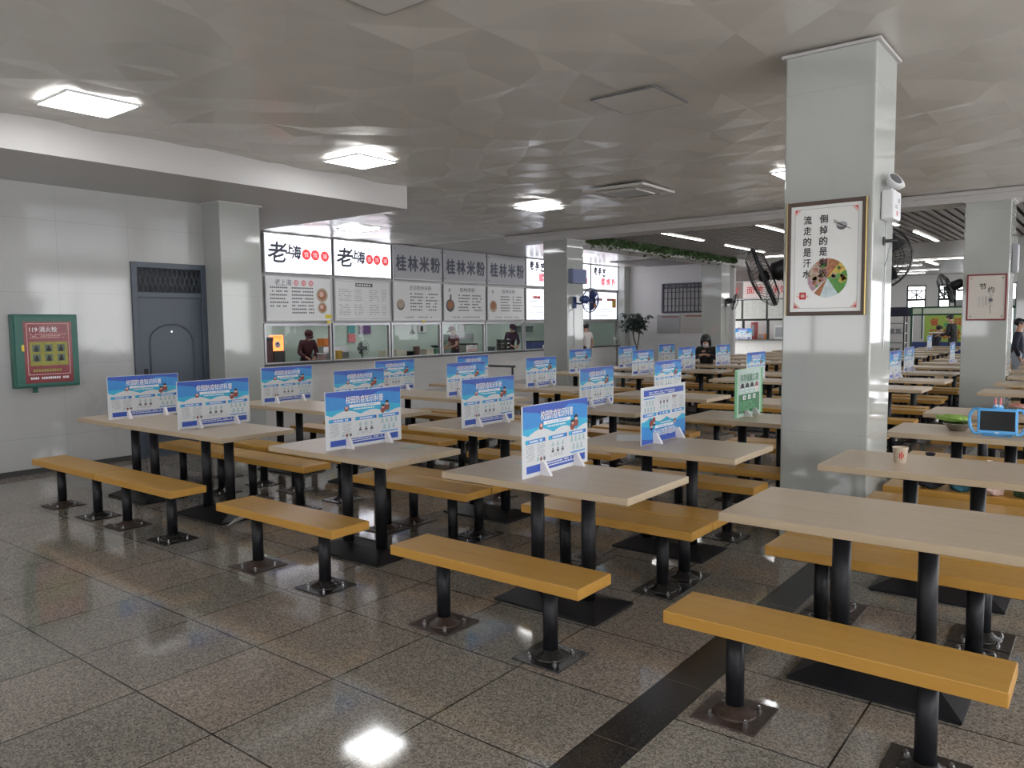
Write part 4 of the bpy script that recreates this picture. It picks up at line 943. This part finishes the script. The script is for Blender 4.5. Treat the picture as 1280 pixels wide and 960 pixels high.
MB().lathe([(.2, 0), (.2, .03), (.03, .05)], 18, GF).build('base', sf); MB().cyl((0, 0, .04), (0, 0, .95), .018, GF, 10).build('pole', sf); f = MB(); [f.tube([(.05, r * math.cos(a * PI / 12), 1.02 + r * math.sin(a * PI / 12)) for a in range(24)], .005, GF, 5, True) for r in (.05, .12, .19)]; [f.tube([(.05, .05 * math.cos(a * PI / 8), 1.02 + .05 * math.sin(a * PI / 8)), (.05, .19 * math.cos(a * PI / 8), 1.02 + .19 * math.sin(a * PI / 8))], .003, GF, 4) for a in range(16)]; f.build('cage', sf); MB().cyl((-.12, 0, 1.02), (.03, 0, 1.02), .06, GF, 14).build('motor_housing', sf)
for k in range(3):
    b = MB(); q = k * 2 * PI / 3; b.add([(.03, .03 * math.cos(q + s * .8), 1.02 + .03 * math.sin(q + s * .8)) for s in (-1, 1)] + [(.02 - s * .01, .17 * math.cos(q + s * .4), 1.02 + .17 * math.sin(q + s * .4)) for s in (1, -1)], [(0, 1, 2, 3)], GF); b.build('blade', sf)
kbox('cardboard_box', 'cream box beside the frame between the second and third serving windows', 'box', 13.06, KZ, .22, .17, CRM); kbox('cardboard_box', 'wide cream box in the third serving window', 'box', 13.50, KZ, .36, .18, CRM)
kpot('cooking_pot', 'black pot between the wide cream box and the brown jar', 'pot', 13.88, KZ, .15, .12, BLACK); kpot('storage_jar', 'tall brown jar in the third serving window', 'jar', 14.14, KZ, .09, .25, M('brown jar glaze', (.22, .14, .11, 1), .35), rim=WHITE)
kbox('cardboard_box', 'cream box beside the green basket', 'box', 14.52, KZ, .28, .17, CRM); kbox('plastic_basket', 'dark green basket holding a black wok in the third serving window', 'basket', 14.85, KZ, .28, .17, M('dark green plastic', (.03, .16, .10, 1), .4))
wk = thing('wok', 'black wok tilted on the green basket', 'wok', (-14.1, 14.88, KZ + .178)); MB().lathe([(0, .0), (.1, .015), (.16, .06), (.17, .065), (.15, .06), (.09, .022), (0, .008)], 22, BLACK, cap=False).build('body', wk); MB().tube([(0, .16, .06), (0, .32, .12)], .012, BLACK, 8).build('handle', wk)
t = kbox('wall_picture', 'black and white picture on the kitchen wall in the third window', 'picture', 16.95, 1.36, .36, .26, WHITE, x=-16.64, d=.02); MB().box(-.08, .02, -.014, -.011, .04, .2, INK).build('print', t)
kbox('wall_picture', 'grey framed picture on the kitchen wall behind the capped cook', 'picture', 18.75, 1.34, .34, .3, GREYP, x=-16.64, d=.02, lid=DGINK)
hl = thing('heat_lamp', 'grey lamp shade hanging in the third serving window', 'lamp', (-14.4, 14.3, 1.36)); MB().lathe([(.08, 0), (.07, .06), (.03, .1), (.015, .14)], 18, GF, cap=False).build('shade', hl); MB().tube([(0, 0, .13), (0, 0, 1.64)], .005, BLACK, 5).build('cord', hl)
t = kbox('rice_cooker', 'steel steam oven with a black top beside the capped cook', 'oven', 16.16, KZ, .46, .26, BOWL, lid=BLACK); MB().box(-.2, .2, -.128, -.125, .05, .12, SKINI).build('door', t); t.name = 'steam_oven'
kbox('kitchen_cabinet', 'grey green cupboard behind the steam oven', 'cupboard', 18.2, 0, .9, 1.3, M('grey green cupboard', (.33, .40, .37, 1), .4), x=-16.3, d=.5, lid=ALU)
for y, w in ((17.55, 'nearer'), (17.85, 'further')):
    for j in range(3): kpot('bowl_stack', f'steel steamer pot in the {w} stack of the fifth window, {("bottom", "middle", "top")[j]} one', 'pot', y, KZ + j * .115, .12, .105, BOWL)
kpot('cooking_pot', 'dark pot in front of the steamer stacks', 'pot', 17.15, KZ, .12, .14, GF)
kbox('noodle_machine', 'dark blue kitchen machine in the sixth serving window', 'machine', 19.3, KZ, .7, .26, BLUEB, lid=BLACK); kbox('paper_box', 'small white tissue box in front of the dark machine', 'box', 19.35, KZ, .12, .14, WHITE, x=-13.8, d=.1); kbox('wall_shelf', 'dark shelf of jars on the kitchen wall in the sixth window', 'shelf', 22.0, 1.3, .9, .2, GF, x=-16.6, d=.15, lid=BLACK)
ps = thing('payment_scanner', 'white payment scanner on a post on the far counter', 'scanner', (CX + .02, 23.0, .846), PI / 2); MB().rbox(-.07, .07, -.06, .06, 0, .02, .005, EW).cyl((0, 0, .02), (0, 0, .15), .015, EW, 10).build('stand', ps); MB().rbox(-.09, .09, -.05, .03, .15, .28, .012, EW).build('head', ps)
MB().tube([(.05, -.1, .0), (.02, -.16, -.12), (-.12, -.16, -.18), (-.26, -.155, -.1), (-.3, -.1, -.0)], .006, BLACK, 6).build('cord', ps)
ct = thing('roller_curtain', 'grey striped roller shutter inside the last serving window', 'shutter', (-14.9, 22.55, .82), PI / 2); f = MB(); [f.box(-.62 + i * .078, -.56 + i * .078, -.02, .0, 0, 1.35, M('grey shutter', (.30, .31, .36, 1), .5)) for i in range(16)]; f.box(-.62, .62, -.03, .01, 1.33, 1.38, GF); f.build('slats', ct)
MB().rbox(-.62, .62, -.035, .015, 1.36, 1.44, .01, GF).build('head_box', ct)
# ------------------------------------------------------------------ people
def skinned(name, verts, edges, radii, root, mat, parent, sub=1):
    me = bpy.data.meshes.new(name); me.from_pydata([tuple(v) for v in verts], edges, []); o = bpy.data.objects.new(name, me); COL.objects.link(o)
    sk = o.modifiers.new('skin', 'SKIN'); sk.use_smooth_shade = True
    for i, r in enumerate(radii):
        d = me.skin_vertices[0].data[i]; d.radius = (r if isinstance(r, tuple) else (r, r)); d.use_root = (i == root)
    ss = o.modifiers.new('sub', 'SUBSURF'); ss.levels = sub; ss.render_levels = sub
    dg = bpy.context.evaluated_depsgraph_get(); nm = bpy.data.meshes.new_from_object(o.evaluated_get(dg)); o.modifiers.clear(); o.data = nm; bpy.data.meshes.remove(me)
    nm.name = name; nm.materials.clear(); nm.materials.append(mat); nm.polygons.foreach_set('use_smooth', [True] * len(nm.polygons)); o.parent = parent; return o
SKIN = M('skin', (.52, .30, .21, 1), .5, noise=.05)
HAIR = M('black hair', (.010, .010, .012, 1), .45, noise=.2, nscale=40)
MASKM = M('white face mask', (.70, .66, .68, 1), .6, noise=.02)
def person(label, loc, rz, scale, top, bottom, lean=0., nod=0., seated=False, sleeve='long', hat=None, mask=False, apron=None, arms=None, legs='long', skirt=False, long_hair=False):
    t = thing('person', label, 'person', loc, rz); t.scale = (scale,) * 3
    hz = .61 if seated else .92; hy = .0
    ml = Matrix.Translation((0, hy, hz)) @ Matrix.Rotation(math.radians(lean), 4, 'X') @ Matrix.Translation((0, -hy, -hz))
    L = lambda p: ml @ Vector((p[0], p[1], p[2] + hz - .92))
    neck = Vector((0, .0, 1.45 + hz - .92)); mh = ml @ Matrix.Translation(neck) @ Matrix.Rotation(math.radians(nod), 4, 'X') @ Matrix.Translation(-neck)
    Hd = lambda p: mh @ Vector((p[0], p[1], p[2] + hz - .92))
    V = []; E_ = []; Rr = []
    def add(p, r, par=None):
        V.append(Vector(p)); Rr.append(r)
        if par is not None: E_.append((par, len(V) - 1))
        return len(V) - 1
    pel = add((0, 0, hz), .10); sp = add(L((0, 0, 1.10)), .10, pel); ch = add(L((0, .0, 1.30)), .125, sp); nk = add(L((0, .01, 1.44)), .055, ch)
    hb = add(Hd((0, -.005, 1.52)), .06, nk); hm = add(Hd((0, -.012, 1.60)), .088, hb); ht = add(Hd((0, .0, 1.675)), .066, hm)
    add(Hd((0, -.112, 1.585)), .012, hm)                       # nose
    A = arms or {}
    for s in (-1, 1):
        sh = add(L((s * .165, .0, 1.385)), .058, ch)
        el = A.get(s, ((s * .23, .03, 1.12), (s * .22, -.07, .88)))
        e = Vector(el[0]) if el[0][2] < 0 else L(el[0]); w = L(el[1])
        ei = add(e, .042, sh); wi_ = add(w, .029, ei); d = (w - e).normalized(); side = d.cross(Vector((0, 0, 1)));
        if side.length < .2: side = Vector((0, 1, 0))
        side.normalize(); up = side.cross(d).normalized(); pm = add(w + d * .055, .033, wi_)
        for k, ln in enumerate((.074, .084, .078, .06)):       # four unequal fingers, slightly curled
            o_ = side * ((k - 1.5) * .021); a0 = add(w + d * .092 + o_, .0105, pm); a1 = add(w + d * (.092 + ln * .55) + o_ - up * .012, .0095, a0); add(w + d * (.092 + ln) + o_ - up * .034, .008, a1)
        a0 = add(w + d * .05 - side * .04, .012, pm); a1 = add(w + d * .078 - side * .058 - up * .01, .0105, a0); add(w + d * .105 - side * .058 - up * .025, .009, a1)   # thumb from the side of the palm
        hp = add((s * .095, .0, hz - .03), .09, pel)
        if seated: kn = add((s * .11, -.42, .545), .06, hp); an = add((s * .11, -.40, .09), .042, kn); to = add((s * .12, -.55, .035), .035, an)
        else: kn = add((s * .10, -.015, .49), .058, hp); an = add((s * .10, .025, .085), .04, kn); to = add((s * .11, -.13, .035), .034, an)
    skinned('body', V, E_, Rr, pel, SKIN, t)
    V2 = []; E2 = []; R2 = []
    def add2(p, r, par=None):
        V2.append(Vector(p)); R2.append(r)
        if par is not None: E2.append((par, len(V2) - 1))
        return len(V2) - 1
    p0 = add2((0, 0, hz - (.03 if seated else .15)), .148); pm_ = add2((0, 0, hz + .04), .142, p0); p1 = add2(L((0, 0, 1.12)), .138, pm_); p2 = add2(L((0, 0, 1.30)), .146, p1); add2(L((0, .008, 1.425)), .072, p2)
    for s in (-1, 1):
        el = A.get(s, ((s * .23, .03, 1.12), (s * .22, -.07, .88))); e = L(el[0]); w = L(el[1]); a = add2(L((s * .165, 0, 1.385)), .077, p2)
        if sleeve == 'long': b = add2(e, .06, a); add2(w - (w - e).normalized() * .02, .044, b)
        else: add2(L((s * .165, 0, 1.385)).lerp(e, .62), .066, a)
    skinned('shirt', V2, E2, R2, p0, top, t)
    V2, E2, R2 = [], [], []
    p0 = add2((0, .0, hz - .0), .128); add2(L((0, 0, 1.06)), .125, p0)
    for s in (-1, 1):
        hp = add2((s * .095, 0, hz - .04), .105, p0)
        if seated: kn = add2((s * .11, -.42, .55), .076, hp); add2((s * .11, -.40, .12), .058, kn)
        elif legs == 'long': kn = add2((s * .10, -.015, .49), .074, hp); add2((s * .10, .022, .10), .058, kn)
        else: add2((s * .10, -.012, .56), .088, hp)
    skinned('trousers', V2, E2, R2, p0, bottom, t)
    for s in (-1, 1):
        an = Vector((s * .11, -.40, .05)) if seated else Vector((s * .10, .02, .05))
        MB().ball((an.x + s * .005, an.y - .06, .042), (.047, .13, .042), BLACK).build('shoe', t)
        e = MB(); T = mh @ Matrix.Translation((s * .036, -.089, 1.603 + hz - .92)); e.ball((0, 0, 0), .0115, WHITE, 10, 6, T); e.ball((0, -.008, 0), .006, BLACK, 8, 5, T); e.build('eye', t)
        MB().ball((0, 0, 0), (.014, .026, .034), SKIN, 10, 7, mh @ Matrix.Translation((s * .088, .0, 1.59 + hz - .92))).build('ear', t)
    T = mh @ Matrix.Translation((0, -.085, 1.545 + hz - .92))
    if mask: MB().ball((0, 0, .01), (.062, .04, .05), MASKM, 16, 9, T).build('face_mask', t)
    else: MB().ball((0, 0, 0), (.024, .01, .007), BROWNI, 10, 5, T).build('mouth', t)
    T = mh @ Matrix.Translation((0, .012, 1.625 + hz - .92))
    if hat is not None:
        f = MB(); f.lathe([(.104, -.02), (.108, .02), (.095, .075), (.05, .105), (.0, .11)], 22, hat, T, cap=False)
        f.lathe([(.0, .0), (.098, .0), (.10, .006), (.0, .012)], 20, hat, mh @ Matrix.Translation((0, -.095, 1.622 + hz - .92)) @ Matrix.Rotation(.22, 4, 'X') @ Matrix.Diagonal((.95, 1.0, 1, 1)), cap=False); f.build('cap', t)
        MB().ball((0, .02, -.04), (.092, .075, .075), HAIR, 16, 9, T).build('hair', t)
    else:
        f = MB(); f.ball((0, .018, .02), (.103, .102, .088), HAIR, 20, 11, T); f.ball((0, -.062, .055), (.07, .045, .036), HAIR, 14, 8, T)
        if long_hair: f.ball((0, .06, -.1), (.085, .06, .15), HAIR, 16, 9, T); [f.ball((s * .085, .0, -.07), (.03, .05, .12), HAIR, 12, 8, T) for s in (-1, 1)]
        f.build('hair', t)
    if apron: V2, E2, R2 = [], [], []; a0 = add2((0, -.03, hz + .16), .145); a1 = add2((0, -.02, hz - .1), .16, a0); add2((0, -.02, .45), .17, a1); skinned('apron', V2, E2, R2, a0, apron, t)
    return t
MAROON = M('maroon cloth', (.075, .018, .028, 1), .75); WINE = M('wine red cloth', (.11, .012, .022, 1), .75); NAVYP = M('dark navy cloth', (.014, .017, .035, 1), .75); OFFW = M('off white cloth', (.62, .58, .56, 1), .75); BLACKC = M('black cloth', (.012, .012, .014, 1), .7); PURP = M('dark purple cloth', (.05, .02, .045, 1), .75)
work = {s: ((s * .24, -.10, 1.12), (s * .10, -.34, 1.08)) for s in (-1, 1)}
person('person in a maroon hooded top and cap bending over the first serving window worktop', (-15.25, 11.60, 0), PI / 2 - .35, .90, MAROON, NAVYP, 20, 14, hat=MAROON, mask=True, arms=work, apron=MAROON)
person('person in a wine red shirt and cap working sideways at the fourth serving window', (-15.1, 16.75, 0), -.25, .91, WINE, NAVYP, 9, 16, hat=WINE, sleeve='short', arms=work, apron=BLACKC)
person('person in a dark purple top leaning past the steamer stacks in the fifth window', (-15.15, 19.35, 0), PI / 2 - .5, .95, PURP, NAVYP, 18, 10, hat=PURP, arms=work)
person('person in off white shirt and navy shorts standing at the counter', (-12.62, 19.85, 0), PI / 2 + PI - .35, .92, OFFW, NAVYP, 2, 12, sleeve='short', legs='short')
sitp = {s: ((s * .27, -.16, 1.24), (s * .07, -.34, 1.37)) for s in (-1, 1)}
sx_, sy_ = tab_xy('A2', 7)
person('person with black hair and a white mask sitting with head bowed at a far table', (-6.70, 15.15, 0), .30, .98, BLACKC, BLACKC, 16, 24, seated=True, mask=True, arms=sitp, long_hair=True)
person('person in dark clothes sitting in front of the green tray return board', (-4.95, 29.6, 0), 2.2, 1.0, NAVYP, NAVYP, 14, 8, seated=True, sleeve='long')
person('person in black standing with a tray beside the green tray return board', (-4.25, 28.7, 0), -PI / 2 - .3, 1.02, BLACKC, BLACKC, 6, 14, arms={s: ((s * .22, -.06, 1.12), (s * .16, -.32, 1.10)) for s in (-1, 1)})
tr = thing('serving_tray', 'pale tray held by the person standing in black', 'tray', (-4.72, 28.84, 1.15), -.3); MB().rbox(-.17, .17, -.2, .2, 0, .02, .008, WHITE).build('base', tr); MB().tube([(-.17, -.2, .02), (.17, -.2, .02), (.17, .2, .02), (-.17, .2, .02)], .01, WHITE, 6, True).build('rim', tr)
person('person in a navy jacket and pale trousers standing behind the back pillar', (-1.62, 18.75, 0), PI / 2, .93, NAVYP, M('pale blue cloth', (.38, .44, .52, 1), .7), 2, 5)

# ------------------------------------------------------------------ far end: food stall front, tray return station, rack
fx0, fy = -12.3, 28.2
struct(MB().box(-12.5, -8.2, fy - .12, fy, 0, .9, COUNTER_M).build('wall_stall_front')); struct(MB().rbox(-12.5, -8.2, fy - .3, fy + .1, .9, .94, .006, MATS['dark stone ledge']).build('trim_stall_ledge')); struct(MB().box(-12.5, -8.2, fy - .1, fy, 3.08, CZ + .1, M('brown fascia', (.12, .09, .085, 1), .5)).build('wall_stall_fascia'))
NM = ['first', 'second', 'third', 'fourth', 'fifth', 'sixth', 'seventh', 'eighth']
for i in range(4):
    a = -11.95 + i * .92
    t = thing('shop_sign', f'{"dark brown" if i in (0,) else "white red-lettered"} stall sign at the far end, {NM[i]} from the lattice wall', 'sign', (a + .46, fy - .1, 2.42), 0, 'far stall signs')
    MB().rbox(-.45, .45, -.06, 0, 0, .64, .006, GINK).build('casing', t); 
    p = Print(); p.box(-.43, .43, .0005, .0065, .02, .62, M('brown sign face', (.16, .10, .09, 1), .5) if i == 0 else M('pinkish sign face', (.62, .52, .50, 1), .4)); p.text(('美食', '面馆', '米饭', '小炒')[i], 0, .32, .26, RINK, 0, w=.6, bold=.02); p.build('lettered_face', t, (0, -.0665, 0))
    t = thing('menu_board', f'pale typed menu board of the far stall, {NM[i]} from the lattice wall', 'menu board', (a + .46, fy - .1, 1.66), 0, 'far stall menus')
    MB().rbox(-.45, .45, -.05, 0, 0, .74, .005, STEEL).build('casing', t); 
    p = Print(); p.box(-.42, .42, .0005, .0055, .03, .71, M('grey white menu face', (.52, .52, .49, 1), .4)); [p.lines(-.38 + j * .27, .08, -.16 + j * .27, .66, 8, GINK, 0, .3, .3, 4) for j in range(3)]
    if i == 3: [p.disc(.1 + .2 * (j % 2), .15 + .18 * (j // 2), .07, DGINK, 1, 12) for j in range(6)]
    p.build('printed_face', t, (0, -.0555, 0))
    w = bpy.data.objects.new(f'window_{50 + i}', None); COL.objects.link(w); w['kind'] = 'structure'; w.location = (a, fy, 0); f = MB()
    for q in (0, .88): f.rbox(q, q + .04, -.07, 0, .94, 1.66, .004, STEEL)
    f.rbox(.036, .884, -.068, 0, 1.62, 1.66, .004, STEEL); struct(f.build('frame', w)); struct(MB().box(.04, .46, -.04, -.035, .94, 1.62, GLASS).build('pane', w))
for j, (x, z, w, h, m, lab) in enumerate(((-11.6, .945, .5, .42, CRM, 'cream box in the first window of the far stall'), (-10.75, .945, .16, .62, M('red fire board', (.40, .03, .04, 1), .4), 'red panel in the second window of the far stall'), (-10.45, .945, .3, .18, OR, 'orange tub in the second window of the far stall'), (-9.75, .945, .4, .5, WHITE, 'white cabinet in the third window of the far stall'), (-8.85, .945, .5, .45, EW, 'white machine in the fourth window of the far stall'))):
    t = thing('stall_box', lab, 'box', (x, fy + .35, z - .945 if False else (.0 if True else z))); t.location.z = 0
    b = MB().rbox(-w / 2, w / 2, -.15, .15, z, z + h, .01, m); b.build('body', t); MB().rbox(-w / 2 + .03, w / 2 - .03, -.16, -.15, z + h * .15, z + h * .85, .004, GINK).build('front', t); t.location.z = 0
struct(MB().rbox(-12.4, -8.3, fy + .05, fy + .6, .86, .94, .004, BOWL).build('trim_stall_worktop'))
fb = dup(NB, (-11.0, fy - .18, .941), 0, 'blue and white notice board propped on the far stall ledge', 'blue notice boards on the tables')
fl = lamp((-10.2, 28.6, 2.95), 'lamp inside the far stall', .9, .2, KLAMP, 'stall lamps', nm='stall_lamp')
# tray return station
GRN = M('dark green steel', (.012, .075, .035, 1), .4); LIME = M('lime board', (.36, .52, .10, 1), .45, noise=.03); STN = M('pale sign strip', (.62, .68, .55, 1), .5)
ts = thing('tray_return_station', 'green framed tray return station with a lime board and red lettering', 'station', (-5.0, 31.2, 0))
f = MB()
for x in (-.98, .93): f.rbox(x, x + .07, -.05, .05, 0, 2.06, .006, GRN)
for z in (1.74, 2.0): f.rbox(-.92, .94, -.048, .048, z, z + .06, .006, GRN)
f.rbox(-.62, -.57, -.05, .05, .9, 2.06, .006, GRN); f.build('frame', ts); MB().box(-.95, .95, -.03, .03, 1.80, 2.0, STN).build('header', ts)
p = Print(); p.rbox(-.52, .90, .0005, .06, .80, 1.74, .006, LIME); p.text('餐', -.2, 1.50, .26, RINK, 0, bold=.02); p.text('具', .52, 1.50, .26, RINK, 0, bold=.02); p.disc(.17, 1.40, .08, MATS['mid green ink'], 0); p.text('回收处', .17, 1.08, .34, RINK, 0, w=.98, bold=.02); p.build('lettered_board', ts, (0, -.0605, 0))
MB().rbox(-.95, .95, -.03, .03, .05, .80, .006, MATS['blue plastic']).build('lower_panel', ts)
rk = thing('dish_rack', 'dark metal dish rack with shelves left of the tray return station', 'rack', (-6.55, 31.0, 0)); f = MB()
for x in (-.45, .42):
    for y in (-.25, .22): f.rbox(x, x + .04, y, y + .04, 0, 1.75, .004, STEEL)
f.build('frame', rk)
for z in (.4, .75, 1.1, 1.45): MB().rbox(-.45, .46, -.25, .26, z, z + .03, .004, GF).build('shelf', rk)
MB().rbox(-.55, .56, -.3, .3, 1.72, 2.05, .02, NAVYP).build('hood', rk)
for j in range(6): kpot('bowl_stack', f'grey dish stack on the dark dish rack, {NM[j]} of six', 'dishes', 0, 0, .09, .14, GINK).location = (-6.8 + (j % 3) * .24, 30.95, .432 + (j // 3) * .7)
cl = thing('door_curtain', 'pale green strip curtain beside the tray return station', 'curtain', (-3.9, 35.5, 0)); f = MB(); [f.box(-.85 + i * .25, -.64 + i * .25, -.01, .01, .05, 2.0, M('pale green plastic strip', (.30, .42, .40, 1), .3)) for i in range(7)]; f.build('slats', cl); MB().rbox(-.9, .95, -.04, .04, 2.0, 2.1, .01, GRN).build('rail', cl)
wn = thing('wall_notice', 'white notice stand beside the tray return station', 'notice', (-3.95, 30.6, .0)); MB().rbox(-.17, .17, -.02, 0, .92, 1.35, .004, WHITE).build('sheet', wn); MB().tube([(0, .0, .01), (0, 0, .95)], .015, STEEL, 8).lathe([(.15, 0), (.15, .015), (.02, .03)], 16, STEEL).build('post', wn)

# ------------------------------------------------------------------ daylight
w = bpy.data.worlds.new('daylight'); scene.world = w; w.use_nodes = True
bg = w.node_tree.nodes['Background']; bg.inputs[0].default_value = (.96, .97, 1, 1); bg.inputs[1].default_value = WORLD_E
